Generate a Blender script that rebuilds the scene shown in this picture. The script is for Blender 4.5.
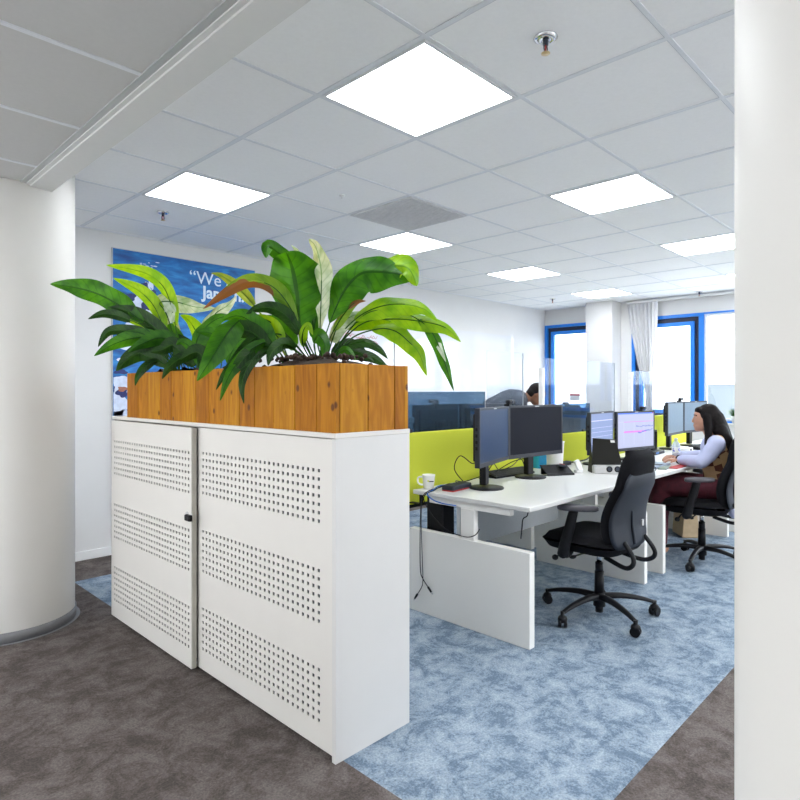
import bpy, bmesh, math, random
from math import sin, cos, pi, radians as R
from mathutils import Vector as V, Matrix, noise

# ------------------------------------------------------------------ clear, camera, world, exposure
for o in list(bpy.data.objects): bpy.data.objects.remove(o, do_unlink=True)
sc = bpy.context.scene
COL = sc.collection
YAW = R(44.285); CAMZ = 1.278; F = 600.0; CY = 390.2
cam_d = bpy.data.cameras.new('camera'); cam = bpy.data.objects.new('camera', cam_d); COL.objects.link(cam)
cam.location = (0, 0, CAMZ); cam.rotation_euler = (pi/2, 0, YAW - pi/2)
cam_d.sensor_width = 36; cam_d.lens = F/800*36; cam_d.shift_y = (CY-400)/800
cam_d.clip_start = .02; cam_d.clip_end = 300
sc.camera = cam
world = bpy.data.worlds.new('sky'); sc.world = world; world.use_nodes = True
wn = world.node_tree.nodes; wl = world.node_tree.links
bg = wn['Background']; bg.inputs['Strength'].default_value = 6.0
tc = wn.new('ShaderNodeTexCoord'); sx = wn.new('ShaderNodeSeparateXYZ'); rp = wn.new('ShaderNodeValToRGB')
wl.new(tc.outputs['Generated'], sx.inputs[0]); wl.new(sx.outputs['Z'], rp.inputs[0]); wl.new(rp.outputs[0], bg.inputs['Color'])
rp.color_ramp.elements[0].position = 0; rp.color_ramp.elements[0].color = (.97, .985, 1, 1)
rp.color_ramp.elements[1].position = .7; rp.color_ramp.elements[1].color = (.86, .93, 1, 1)
LAMP = 9.0          # luminance of the ceiling panels
sc.view_settings.view_transform = 'Standard'; sc.view_settings.look = 'None'
sc.view_settings.gamma = 1; sc.view_settings.use_curve_mapping = False
sc.view_settings.exposure = 0.80
random.seed(7)

FW = V((cos(YAW), sin(YAW), 0)); RT = V((sin(YAW), -cos(YAW), 0))
def at(px, py, depth):                      # a point of the place seen at this pixel, this far along the view
    return V((0, 0, CAMZ)) + FW*depth + RT*((px-400)/F*depth) + V((0, 0, 1))*((CY-py)/F*depth)

# ------------------------------------------------------------------ materials
def mat(name, col, rough=.5, metal=0, var=.06, scale=30, bump=0, spec=.5, coat=0, emit=None, emit_s=0, sss=0):
    m = bpy.data.materials.new(name); m.use_nodes = True
    nt = m.node_tree; b = nt.nodes['Principled BSDF']
    b.inputs['Roughness'].default_value = rough; b.inputs['Metallic'].default_value = metal
    b.inputs['Specular IOR Level'].default_value = spec; b.inputs['Coat Weight'].default_value = coat
    t = nt.nodes.new('ShaderNodeTexCoord'); n = nt.nodes.new('ShaderNodeTexNoise'); r = nt.nodes.new('ShaderNodeValToRGB')
    n.inputs['Scale'].default_value = scale; n.inputs['Detail'].default_value = 4
    nt.links.new(t.outputs['Object'], n.inputs['Vector']); nt.links.new(n.outputs['Fac'], r.inputs[0])
    e = r.color_ramp.elements
    e[0].position = .3; e[1].position = .7
    e[0].color = (*[max(0, c*(1-var)) for c in col], 1); e[1].color = (*[min(1, c*(1+var)) for c in col], 1)
    nt.links.new(r.outputs[0], b.inputs['Base Color'])
    if bump:
        bp = nt.nodes.new('ShaderNodeBump'); bp.inputs['Strength'].default_value = bump; bp.inputs['Distance'].default_value = .003
        nt.links.new(n.outputs['Fac'], bp.inputs['Height']); nt.links.new(bp.outputs[0], b.inputs['Normal'])
    if emit:
        b.inputs['Emission Color'].default_value = (*emit, 1); b.inputs['Emission Strength'].default_value = emit_s
    return m
def glass(name, tint=(1, 1, 1), refl=(1, 1, 1), rough=0.02, haze=0.0, hazecol=(.8, .85, .9)):
    m = bpy.data.materials.new(name); m.use_nodes = True; nt = m.node_tree; N = nt.nodes
    N.remove(N['Principled BSDF']); out = N['Material Output']
    tr = N.new('ShaderNodeBsdfTransparent'); tr.inputs[0].default_value = (*tint, 1)
    nz = N.new('ShaderNodeTexNoise'); nz.inputs['Scale'].default_value = 3
    mr = N.new('ShaderNodeMapRange'); mr.inputs[3].default_value = rough; mr.inputs[4].default_value = rough*1.5+.002
    nt.links.new(nz.outputs['Fac'], mr.inputs[0])
    gl = N.new('ShaderNodeBsdfGlossy'); gl.inputs['Color'].default_value = (*refl, 1); nt.links.new(mr.outputs[0], gl.inputs['Roughness'])
    fr = N.new('ShaderNodeFresnel'); ge = N.new('ShaderNodeNewGeometry'); io = N.new('ShaderNodeMapRange'); io.inputs[3].default_value = 1.5; io.inputs[4].default_value = 1/1.5; nt.links.new(ge.outputs['Backfacing'], io.inputs[0]); nt.links.new(io.outputs[0], fr.inputs['IOR'])
    mx = N.new('ShaderNodeMixShader'); nt.links.new(fr.outputs[0], mx.inputs[0]); nt.links.new(tr.outputs[0], mx.inputs[1]); nt.links.new(gl.outputs[0], mx.inputs[2])
    last = mx
    if haze:
        df = N.new('ShaderNodeBsdfDiffuse'); df.inputs[0].default_value = (*hazecol, 1)
        m2 = N.new('ShaderNodeMixShader'); m2.inputs[0].default_value = haze
        nt.links.new(mx.outputs[0], m2.inputs[1]); nt.links.new(df.outputs[0], m2.inputs[2]); last = m2
    nt.links.new(last.outputs[0], out.inputs[0])
    return m
def carpet(name, c1, c2, c3, sc1=1.3):
    m = bpy.data.materials.new(name); m.use_nodes = True; nt = m.node_tree; N = nt.nodes; b = N['Principled BSDF']
    b.inputs['Roughness'].default_value = .95; b.inputs['Specular IOR Level'].default_value = .15
    t = N.new('ShaderNodeTexCoord')
    a = N.new('ShaderNodeTexNoise'); a.inputs['Scale'].default_value = 7.5*sc1; a.inputs['Detail'].default_value = 10; a.inputs['Roughness'].default_value = .84; a.inputs['Distortion'].default_value = .35
    r = N.new('ShaderNodeValToRGB'); e = r.color_ramp.elements
    e[0].position = .43; e[0].color = (*c1, 1); e[1].position = .58; e[1].color = (*c3, 1)
    k = r.color_ramp.elements.new(.495); k.color = (*c2, 1)
    f = N.new('ShaderNodeTexNoise'); f.inputs['Scale'].default_value = 130; f.inputs['Detail'].default_value = 3
    mr = N.new('ShaderNodeMapRange'); mr.inputs[3].default_value = .40; mr.inputs[4].default_value = 1.60
    mm = N.new('ShaderNodeMix'); mm.data_type = 'RGBA'; mm.blend_type = 'MULTIPLY'; mm.inputs[0].default_value = 1
    nt.links.new(t.outputs['Object'], a.inputs['Vector']); nt.links.new(t.outputs['Object'], f.inputs['Vector'])
    nt.links.new(a.outputs['Fac'], r.inputs[0]); nt.links.new(f.outputs['Fac'], mr.inputs[0])
    nt.links.new(r.outputs[0], mm.inputs[6]); nt.links.new(mr.outputs[0], mm.inputs[7]); nt.links.new(mm.outputs[2], b.inputs['Base Color'])
    bp = N.new('ShaderNodeBump'); bp.inputs['Strength'].default_value = .5; bp.inputs['Distance'].default_value = .004
    nt.links.new(f.outputs['Fac'], bp.inputs['Height']); nt.links.new(bp.outputs[0], b.inputs['Normal'])
    return m
def wood(name, c1, c2, seed=0):
    m = bpy.data.materials.new(name); m.use_nodes = True; nt = m.node_tree; N = nt.nodes; b = N['Principled BSDF']
    b.inputs['Roughness'].default_value = .6; b.inputs['Specular IOR Level'].default_value = .2
    t = N.new('ShaderNodeTexCoord'); mp = N.new('ShaderNodeMapping'); mp.inputs['Scale'].default_value = (9, 9, 1.1); mp.inputs['Location'].default_value = (seed*3.1, seed*1.7, seed*.9)
    n = N.new('ShaderNodeTexNoise'); n.inputs['Scale'].default_value = 4; n.inputs['Detail'].default_value = 5; n.inputs['Distortion'].default_value = 1.2
    r = N.new('ShaderNodeValToRGB'); e = r.color_ramp.elements
    e[0].position = .35; e[0].color = (*c1, 1); e[1].position = .65; e[1].color = (*c2, 1)
    nt.links.new(t.outputs['Object'], mp.inputs[0]); nt.links.new(mp.outputs[0], n.inputs['Vector']); nt.links.new(n.outputs['Fac'], r.inputs[0])
    vo = N.new('ShaderNodeTexVoronoi'); vo.inputs['Scale'].default_value = 11; vm = N.new('ShaderNodeMapping'); vm.inputs['Scale'].default_value = (1.1, 1.1, .8); vm.inputs['Location'].default_value = (seed*2.3+.2, seed, seed*.37)
    nt.links.new(t.outputs['Object'], vm.inputs[0]); nt.links.new(vm.outputs[0], vo.inputs['Vector'])
    kr = N.new('ShaderNodeValToRGB'); kr.color_ramp.elements[0].position = .085; kr.color_ramp.elements[0].color = (1, 1, 1, 1); kr.color_ramp.elements[1].position = .15; kr.color_ramp.elements[1].color = (0, 0, 0, 1)
    nt.links.new(vo.outputs['Distance'], kr.inputs[0])
    mm = N.new('ShaderNodeMix'); mm.data_type = 'RGBA'; nt.links.new(kr.outputs[0], mm.inputs[0]); nt.links.new(r.outputs[0], mm.inputs[6]); mm.inputs[7].default_value = (.12, .04, .008, 1)
    nt.links.new(mm.outputs[2], b.inputs['Base Color'])
    return m
def leafmat(name, c_dark, c_mid, c_vein, trans, rough=.32, brown=0.0, stripes=0):
    m = bpy.data.materials.new(name); m.use_nodes = True; nt = m.node_tree; N = nt.nodes; b = N['Principled BSDF']
    b.inputs['Roughness'].default_value = rough+.1; b.inputs['Specular IOR Level'].default_value = .25
    at_ = N.new('ShaderNodeAttribute'); at_.attribute_name = 'leaf'; sp = N.new('ShaderNodeSeparateColor'); nt.links.new(at_.outputs['Color'], sp.inputs[0])
    nz = N.new('ShaderNodeTexNoise'); nz.inputs['Scale'].default_value = 14; t = N.new('ShaderNodeTexCoord'); nt.links.new(t.outputs['Object'], nz.inputs['Vector'])
    r = N.new('ShaderNodeValToRGB'); r.color_ramp.elements[0].color = (*c_dark, 1); r.color_ramp.elements[0].position = .35; r.color_ramp.elements[1].color = (*c_mid, 1); r.color_ramp.elements[1].position = .65
    nt.links.new(nz.outputs['Fac'], r.inputs[0])
    # side veins: sin(along*k - across*a)
    def math_(op, a, b_=None):
        x = N.new('ShaderNodeMath'); x.operation = op
        for i, v in enumerate((a, b_)):
            if v is None: continue
            if isinstance(v, (int, float)): x.inputs[i].default_value = v
            else: nt.links.new(v, x.inputs[i])
        return x.outputs[0]
    s = math_('SINE', math_('SUBTRACT', math_('MULTIPLY', sp.outputs[1], 75), math_('MULTIPLY', sp.outputs[0], 9)))
    s = math_('POWER', math_('MAXIMUM', s, 0.0), 6)
    mid = math_('LESS_THAN', sp.outputs[0], .07)
    f = math_('MAXIMUM', math_('MULTIPLY', s, .30), math_('MULTIPLY', mid, .75))
    mx = N.new('ShaderNodeMix'); mx.data_type = 'RGBA'; nt.links.new(f, mx.inputs[0]); nt.links.new(r.outputs[0], mx.inputs[6]); mx.inputs[7].default_value = (*c_vein, 1)
    col = mx.outputs[2]
    if brown:
        bz = math_('GREATER_THAN', math_('ADD', math_('ADD', math_('MULTIPLY', sp.outputs[1], .7), math_('MULTIPLY', sp.outputs[2], .35)), math_('MULTIPLY', nz.outputs['Fac'], .3)), 1.10-brown)
        m2 = N.new('ShaderNodeMix'); m2.data_type = 'RGBA'; nt.links.new(bz, m2.inputs[0]); nt.links.new(col, m2.inputs[6]); m2.inputs[7].default_value = (.17, .075, .03, 1); col = m2.outputs[2]
    nt.links.new(col, b.inputs['Base Color'])
    bp = N.new('ShaderNodeBump'); bp.inputs['Strength'].default_value = .5; bp.inputs['Distance'].default_value = .004; nt.links.new(f, bp.inputs['Height']); nt.links.new(bp.outputs[0], b.inputs['Normal'])
    tl = N.new('ShaderNodeBsdfTranslucent'); nt.links.new(col, tl.inputs[0])
    g = N.new('ShaderNodeMix'); g.data_type = 'RGBA'; g.blend_type = 'MULTIPLY'; g.inputs[0].default_value = 1; nt.links.new(col, g.inputs[6]); g.inputs[7].default_value = (3.2, 2.3, .5, 1); nt.links.new(g.outputs[2], tl.inputs[0])
    ms = N.new('ShaderNodeMixShader'); ms.inputs[0].default_value = trans; nt.links.new(b.outputs[0], ms.inputs[1]); nt.links.new(tl.outputs[0], ms.inputs[2])
    nt.links.new(ms.outputs[0], N['Material Output'].inputs[0])
    return m

M = {}
M['wall'] = mat('wall_paint', (.70, .695, .695), .6, var=.01, scale=6)
M['column'] = mat('column_paint', (.69, .67, .635), .5, var=.012, scale=5, spec=.5)
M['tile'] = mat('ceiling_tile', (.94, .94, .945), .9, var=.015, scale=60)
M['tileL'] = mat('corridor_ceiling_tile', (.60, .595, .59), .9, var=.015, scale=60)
M['tbar'] = mat('ceiling_bar', (.76, .78, .82), .5, var=.01)
M['groove'] = mat('ceiling_groove', (.5, .52, .57), .8, var=.01)
M['beam'] = mat('bulkhead_paint', (.76, .755, .74), .6, var=.01)
M['beamtrim'] = mat('bulkhead_profile', (.50, .51, .51), .4, var=.01)
M['blue_carpet'] = carpet('blue_carpet', (.125, .172, .232), (.215, .275, .345), (.31, .37, .435), 1.0)
M['grey_carpet'] = carpet('grey_carpet', (.075, .062, .057), (.108, .090, .083), (.150, .129, .121), .8)
M['bounce_floor'] = mat('pale_bounce_floor', (.36, .35, .335), .5, var=.03)  # pale unseen floor, added to bounce light up to the ceiling
M['skirt'] = mat('skirting_white', (.8, .8, .8), .4, var=.01)
M['skirt_grey'] = mat('skirting_grey', (.20, .20, .21), .5, var=.03)
M['frame_blue'] = mat('blue_window_frame', (.008, .20, .72), .35, var=.03)
M['frame_dark'] = mat('dark_window_recess', (.015, .02, .05), .5)
M['frame_grey'] = mat('grey_window_strip', (.62, .66, .72), .4)
M['pane'] = glass('window_glass', (.97, .99, 1), rough=0)
M['sill'] = mat('sill_white', (.78, .78, .77), .4, var=.01)
M['blind'] = mat('blind_fabric', (.60, .60, .62), .8, var=.05, scale=80)
M['blind_white'] = mat('blind_edge', (.82, .82, .84), .7, var=.02)
M['cab'] = mat('cabinet_white', (.67, .645, .605), .42, var=.008, scale=8)
M['cab_side'] = mat('cabinet_grey_white', (.62, .61, .595), .45, var=.008, scale=8)
M['cab_edge'] = mat('cabinet_door_edge', (.52, .50, .44), .45, var=.01)
M['hole'] = mat('cabinet_hole_shade', (.03, .045, .06), .8)
M['black'] = mat('black_plastic', (.006, .006, .008), .45, spec=.25)
M['black_soft'] = mat('black_fabric', (.008, .008, .010), .95, var=.4, scale=300, bump=.3, spec=.15)
M['shell'] = mat('grey_shell', (.022, .027, .037), .55, var=.05, spec=.25)
M['pad'] = mat('armrest_pad', (.06, .057, .068), .45)
M['chrome'] = mat('chrome', (.75, .75, .77), .15, metal=1)
M['brass'] = mat('brass', (.65, .5, .28), .3, metal=1)
M['darkmetal'] = mat('dark_metal', (.05, .06, .08), .3, metal=.6)
M['desk'] = mat('desk_white', (.64, .635, .62), .35, var=.008, scale=5)
M['desk_leg'] = mat('desk_leg_white', (.78, .765, .73), .45, var=.01, scale=5)
M['desk_grey'] = mat('desk_grey', (.42, .44, .45), .5, var=.02)
M['green'] = mat('lime_felt', (.66, .71, .07), .95, var=.08, scale=180, bump=.2, spec=.1)
M['tint'] = glass('smoked_glass', (.26, .38, .50), (.6, .65, .7), rough=.01, haze=.08, hazecol=(.30, .42, .55))
M['acryl'] = glass('clear_acrylic', (.95, .97, 1), (.3, .32, .36), rough=.01, haze=.03, hazecol=(.62, .75, .95))  # faint bluish haze paints a veil of reflected light on the clear sheets
M['acryl_edge'] = mat('acrylic_edge', (.78, .79, .80), .3)
M['postwhite'] = mat('post_white', (.9, .9, .9), .4)
M['bezel'] = mat('monitor_bezel', (.03, .033, .042), .45, spec=.3)
M['scr_dark'] = mat('screen_matte', (.007, .008, .014), .55, var=.02, spec=.1)
M['scr_semi'] = mat('screen_glare', (.004, .026, .08), .3, var=.02, spec=.3)  # blue base colour paints a reflection on the dark screen
M['scr_on'] = mat('screen_lit', (.03, .03, .03), .5, spec=.2, emit=(.66, .71, 1.0), emit_s=.50)
M['scr_blue'] = mat('screen_lit_blue', (.03, .03, .03), .5, spec=.2, emit=(.36, .48, .86), emit_s=.46)
M['scr_pale'] = mat('screen_pale_reflection', (.13, .19, .25), .3, spec=.6)  # grey-blue reflection painted into the screen colour
M['ink_blue'] = mat('screen_ink_blue', (.05, .05, .2), .5, emit=(.10, .14, .55), emit_s=.5)
M['ink_purple'] = mat('screen_ink_purple', (.3, .05, .4), .5, emit=(.55, .22, .72), emit_s=.5)
M['ink_line'] = mat('screen_ink_line', (.3, .3, .5), .5, emit=(.50, .50, .75), emit_s=.5)
M['bar_blue'] = mat('screen_title_bar', (.05, .1, .5), .5, emit=(.05, .16, .70), emit_s=.5)
M['mug'] = mat('mug_glaze', (.82, .82, .80), .2, var=.01)
M['red'] = mat('red_plastic', (.42, .02, .02), .5)
M['cyan'] = mat('cyan_carton', (.01, .38, .72), .4)
M['cable_blue'] = mat('blue_cable', (.01, .13, .50), .4)
M['silver'] = mat('silver_plastic', (.50, .50, .50), .35, metal=.3)
M['laptop'] = mat('laptop_blue_grey', (.20, .26, .34), .35, metal=.2)
M['key'] = mat('keyboard_keys', (.03, .032, .036), .5)
M['greenish'] = mat('green_grey_book', (.22, .27, .22), .6)
M['olive'] = mat('dark_olive_plastic', (.007, .0068, .005), .5, spec=.15)
M['water'] = glass('water_bottle', (.86, .93, 1), rough=.05, haze=.35, hazecol=(.8, .85, .95))
M['label_blue'] = mat('bottle_label', (.02, .06, .55), .4)
M['kraft'] = mat('kraft_paper', (.52, .39, .24), .75, var=.06, bump=.2)
M['skin_w'] = mat('skin_light_brown', (.50, .26, .17), .5, var=.06)
M['skin_m'] = mat('skin_brown', (.20, .085, .045), .45, var=.08)
M['hair'] = mat('dark_hair', (.006, .004, .004), .55, spec=.15, var=.5, scale=120, bump=.4)
M['hair_tip'] = mat('brown_hair_tips', (.10, .055, .04), .4, var=.4, scale=140)
M['shirt'] = mat('lavender_shirt', (.50, .53, .74), .8, var=.05, scale=15, bump=.3)
M['maroon'] = mat('maroon_cloth', (.075, .006, .016), .8, var=.25, scale=25, bump=.3)
M['tee'] = mat('dark_tee', (.03, .035, .05), .85, var=.15)
M['trouser'] = mat('dark_trousers', (.02, .025, .04), .85, var=.15)
M['soil'] = mat('potting_soil', (.035, .020, .012), .95, var=.6, scale=60, bump=1)
M['pot_white'] = mat('white_pot', (.8, .8, .8), .3)
M['poster_grey'] = mat('poster_edge', (.50, .51, .53), .5)
M['text_white'] = mat('poster_lettering', (.66, .80, .92), .6)
M['pw'] = mat('poster_white', (.60, .68, .85), .6, var=.12, scale=25)
M['pnavy'] = mat('poster_navy', (.012, .025, .14), .6, var=.3, scale=40)
M['pred'] = mat('poster_red', (.60, .05, .04), .6)
M['pskin'] = mat('poster_skin', (.32, .12, .08), .6, var=.3)
M['board'] = mat('whiteboard', (.80, .81, .84), .06, var=.005, spec=.9, coat=.4)
M['grille'] = mat('vent_grey', (.66, .66, .67), .5)
M['vent_dark'] = mat('vent_dark', (.08, .08, .09), .8)
M['lampframe'] = mat('lamp_frame', (.75, .76, .78), .4)
M['lamp'] = mat('lamp_diffuser', (.9, .9, .9), .5, emit=(.93, .965, 1.0), emit_s=LAMP)
M['paving'] = mat('outside_paving', (.55, .55, .54), .9, var=.06, scale=.5)
M['facade'] = mat('facade_white', (.80, .82, .84), .8, var=.03, scale=1)
M['facade_blue'] = mat('facade_pale_blue', (.085, .10, .112), .8, var=.05, scale=1)
M['tan'] = mat('tan_knit', (.45, .26, .12), .9)
M['white'] = mat('white_plastic', (.8, .8, .8), .35, var=.01)
def sea():
    m = bpy.data.materials.new('printed_sea'); m.use_nodes = True; nt = m.node_tree; N = nt.nodes; b = N['Principled BSDF']; b.inputs['Roughness'].default_value = .55
    t = N.new('ShaderNodeTexCoord'); mp = N.new('ShaderNodeMapping'); mp.inputs['Scale'].default_value = (2.2, 1, 9)
    n = N.new('ShaderNodeTexNoise'); n.inputs['Scale'].default_value = 2.2; n.inputs['Detail'].default_value = 8; n.inputs['Distortion'].default_value = .5
    r = N.new('ShaderNodeValToRGB'); e = r.color_ramp.elements; e[0].position = .3; e[0].color = (.002, .06, .24, 1); e[1].position = .72; e[1].color = (.03, .30, .66, 1); k = e.new(.52); k.color = (.004, .15, .46, 1)
    nt.links.new(t.outputs['Object'], mp.inputs[0]); nt.links.new(mp.outputs[0], n.inputs['Vector']); nt.links.new(n.outputs['Fac'], r.inputs[0]); nt.links.new(r.outputs[0], b.inputs['Base Color'])
    return m
M['sea'] = sea()
def knit():
    m = bpy.data.materials.new('checked_knit'); m.use_nodes = True; nt = m.node_tree; N = nt.nodes; b = N['Principled BSDF']; b.inputs['Roughness'].default_value = .9
    t = N.new('ShaderNodeTexCoord'); mp = N.new('ShaderNodeMapping'); mp.inputs['Rotation'].default_value = (.5, .4, .5)
    v = N.new('ShaderNodeTexChecker'); v.inputs['Scale'].default_value = 19
    n = N.new('ShaderNodeTexChecker'); n.inputs['Scale'].default_value = 9.5; n.inputs['Color1'].default_value = (.50, .31, .16, 1); n.inputs['Color2'].default_value = (.10, .03, .015, 1)
    v.inputs['Color2'].default_value = (.48, .30, .15, 1)
    nt.links.new(t.outputs['Object'], mp.inputs[0]); nt.links.new(mp.outputs[0], v.inputs['Vector']); nt.links.new(mp.outputs[0], n.inputs['Vector'])
    nt.links.new(n.outputs['Color'], v.inputs['Color1']); nt.links.new(v.outputs['Color'], b.inputs['Base Color'])
    return m
M['knit'] = knit()
PINE = [wood('pine_a', (.32, .115, .004), (.46, .185, .007), 1), wood('pine_b', (.37, .145, .006), (.50, .225, .010), 2), wood('pine_c', (.27, .090, .003), (.41, .155, .005), 3)]
M['pine_seam'] = mat('pine_seam', (.16, .055, .012), .8)

# ------------------------------------------------------------------ mesh helpers
class MB:
    def __init__(s): s.bm = bmesh.new(); s.mats = []
    def mi(s, m):
        if isinstance(m, str): m = M[m]
        if m not in s.mats: s.mats.append(m)
        return s.mats.index(m)
    def _tag(s, faces, m, smooth=False):
        i = s.mi(m)
        for f in faces: f.material_index = i; f.smooth = smooth
    def box(s, x0, y0, z0, x1, y1, z1, m, bev=0, mtx=None, seg=2):
        r = bmesh.ops.create_cube(s.bm, size=1)['verts']
        for v in r:
            v.co = V(((x0+x1)/2+v.co.x*(x1-x0), (y0+y1)/2+v.co.y*(y1-y0), (z0+z1)/2+v.co.z*(z1-z0)))
        fs = list({f for v in r for f in v.link_faces}); s._tag(fs, m)
        if bev:
            es = list({e for v in r for e in v.link_edges})
            out = bmesh.ops.bevel(s.bm, geom=es, offset=bev, segments=seg, profile=.5, affect='EDGES')
            for f in out['faces']: f.material_index = s.mi(m)
            r = list({v for f in out['faces'] for v in f.verts} | {v for v in r if v.is_valid})
            for f in out['faces']: f.smooth = seg > 1
        if mtx is not None: bmesh.ops.transform(s.bm, matrix=mtx, verts=[v for v in r if v.is_valid])
        return s
    def cyl(s, p0, p1, r0, r1, m, n=20, smooth=True, cap=True):
        p0, p1 = V(p0), V(p1); d = p1-p0; L = d.length
        o = bmesh.ops.create_cone(s.bm, cap_ends=cap, segments=n, radius1=r0, radius2=r1, depth=L)['verts']
        mt = Matrix.Translation((p0+p1)/2) @ d.to_track_quat('Z', 'Y').to_matrix().to_4x4()
        bmesh.ops.transform(s.bm, matrix=mt, verts=o)
        fs = {f for v in o for f in v.link_faces}; s._tag(fs, m, smooth)
        for f in fs:
            if len(f.verts) > 4: f.smooth = False
        return s
    def ball(s, c, r, m, sub=2, scl=(1, 1, 1), mtx=None):
        o = bmesh.ops.create_icosphere(s.bm, subdivisions=sub, radius=r)['verts']
        for v in o: v.co = V((v.co.x*scl[0], v.co.y*scl[1], v.co.z*scl[2]))
        if mtx is not None: bmesh.ops.transform(s.bm, matrix=mtx, verts=o)
        for v in o: v.co += V(c)
        s._tag({f for v in o for f in v.link_faces}, m, True); return s
    def lathe(s, prof, m, c=(0, 0, 0), n=32, smooth=True):
        rings = []
        for (r, z) in prof:
            rings.append([s.bm.verts.new((c[0]+max(r, 1e-5)*cos(2*pi*i/n), c[1]+max(r, 1e-5)*sin(2*pi*i/n), c[2]+z)) for i in range(n)])
        fs = []
        for a, b in zip(rings, rings[1:]):
            for i in range(n): fs.append(s.bm.faces.new((a[i], a[(i+1) % n], b[(i+1) % n], b[i])))
        s._tag(fs, m, smooth); return s
    def tube(s, pts, r, m, n=8, smooth_path=True, flat=1.0):
        P = [V(p) for p in pts]
        if smooth_path and len(P) > 2: P = spline(P, 6)
        rr = r if isinstance(r, (list, tuple)) else None
        rings = []; up = V((0, 0, 1)); prev = None
        for i, p in enumerate(P):
            t = (P[min(i+1, len(P)-1)]-P[max(i-1, 0)]).normalized()
            a = prev if prev is not None else (up if abs(t.z) < .9 else V((1, 0, 0)))
            b = t.cross(a).normalized(); a = b.cross(t).normalized(); prev = a
            ra = r if rr is None else rr[0]+(rr[1]-rr[0])*i/(len(P)-1)
            rings.append([s.bm.verts.new(p+a*ra*flat*cos(2*pi*k/n)+b*ra*sin(2*pi*k/n)) for k in range(n)])
        fs = []
        for a, b in zip(rings, rings[1:]):
            for k in range(n): fs.append(s.bm.faces.new((a[k], a[(k+1) % n], b[(k+1) % n], b[k])))
        fs.append(s.bm.faces.new(rings[0][::-1])); fs.append(s.bm.faces.new(rings[-1]))
        s._tag(fs, m, True); return s
    def poly(s, pts, m):
        f = s.bm.faces.new([s.bm.verts.new(p) for p in pts]); s._tag([f], m); return s
    def prism(s, pts, h, m, smooth=False):          # pts: list of 3D points of a planar outline, h: offset vector
        a = [s.bm.verts.new(V(p)) for p in pts]; b = [s.bm.verts.new(V(p)+V(h)) for p in pts]; n = len(a)
        fs = [s.bm.faces.new(a[::-1]), s.bm.faces.new(b)]
        for i in range(n): fs.append(s.bm.faces.new((a[i], a[(i+1) % n], b[(i+1) % n], b[i])))
        s._tag(fs, m, smooth); return s
    def build(s, name, parent=None, kind=None, loc=None):
        bmesh.ops.recalc_face_normals(s.bm, faces=s.bm.faces)
        me = bpy.data.meshes.new(name); s.bm.to_mesh(me); s.bm.free()
        for m in s.mats: me.materials.append(m)
        o = bpy.data.objects.new(name, me); COL.objects.link(o)
        if parent: o.parent = parent
        if kind: o['kind'] = kind
        if loc: o.location = loc
        return o
def spline(P, k=8):
    out = []; n = len(P)
    for i in range(n-1):
        p0 = P[max(i-1, 0)]; p1 = P[i]; p2 = P[i+1]; p3 = P[min(i+2, n-1)]
        for j in range(k):
            t = j/k
            out.append(.5*((2*p1)+(p2-p0)*t+(2*p0-5*p1+4*p2-p3)*t*t+(3*p1-p0-3*p2+p3)*t*t*t))
    out.append(P[-1].copy()); return out
def empty(name, loc, rz=0, label=None, cat=None, group=None):
    o = bpy.data.objects.new(name, None); COL.objects.link(o); o.empty_display_size = .1
    o.location = loc; o.rotation_euler = (0, 0, rz); tag(o, label, cat, group); return o
def tag(o, label=None, cat=None, group=None, kind=None):
    if label: o['label'] = label
    if cat: o['category'] = cat
    if group: o['group'] = group
    if kind: o['kind'] = kind
    return o
def dup(root, loc, rz, label, group=None):
    def cp(o, par):
        c = o.copy(); COL.objects.link(c)
        if par: c.parent = par
        for ch in [x for x in bpy.data.objects if x.parent == o]: cp(ch, c)
        return c
    r = cp(root, None); r.location = loc; r.rotation_euler = (0, 0, rz); r['label'] = label
    if group: r['group'] = group
    return r
S = 'structure'

# ------------------------------------------------------------------ the room
CH = 2.508; WX = 8.185; WY = 4.86; RX0 = -3.0; RY0 = -4.5
BX, BY0, BY1 = 1.345, .83, 4.35       # blue carpet field
b = MB()
def rect(x0, y0, x1, y1, z, m):
    b.poly([(x0, y0, z), (x1, y0, z), (x1, y1, z), (x0, y1, z)], m)
rect(.1, -.1, WX+.1, BY0, 0, 'grey_carpet'); rect(.1, BY0, BX, WY+.1, 0, 'grey_carpet'); rect(RX0, RY0, WX+.1, -.1, 0, 'bounce_floor'); rect(RX0, -.1, .1, WY+.1, 0, 'bounce_floor')
rect(BX, BY1, WX+.1, WY+.1, 0, 'grey_carpet'); rect(BX, BY0, WX+.1, BY1, 0, 'blue_carpet')
b.build('floor', kind=S)
b = MB(); b.box(RX0-.1, WY, 0, WX+.3, WY+.1, 2.7, 'wall'); b.build('wall_back', kind=S)
b = MB(); b.box(RX0, RY0-.1, 0, WX+.3, RY0, .6, 'wall'); b.box(RX0, RY0-.1, 2.35, WX+.3, RY0, 2.7, 'wall')
for (a_, c_) in ((RX0, 2.6), (4.2, 4.8), (6.4, WX+.3)): b.box(a_, RY0-.1, .6, c_, RY0, 2.35, 'wall')  # window openings added in this unseen wall to let in light
b.build('wall_right', kind=S)
b = MB(); b.box(RX0-.1, RY0-.1, 0, RX0, WY, .8, 'wall'); b.box(RX0-.1, RY0-.1, 2.2, RX0, WY, 2.7, 'wall')
for (a_, c_) in ((-4.5, 2.3), (4.5, 4.86)): b.box(RX0-.1, a_, .8, RX0, c_, 2.2, 'wall')  # opening added in the unseen corridor wall to light cupboard and column
b.build('wall_left', kind=S)
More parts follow.
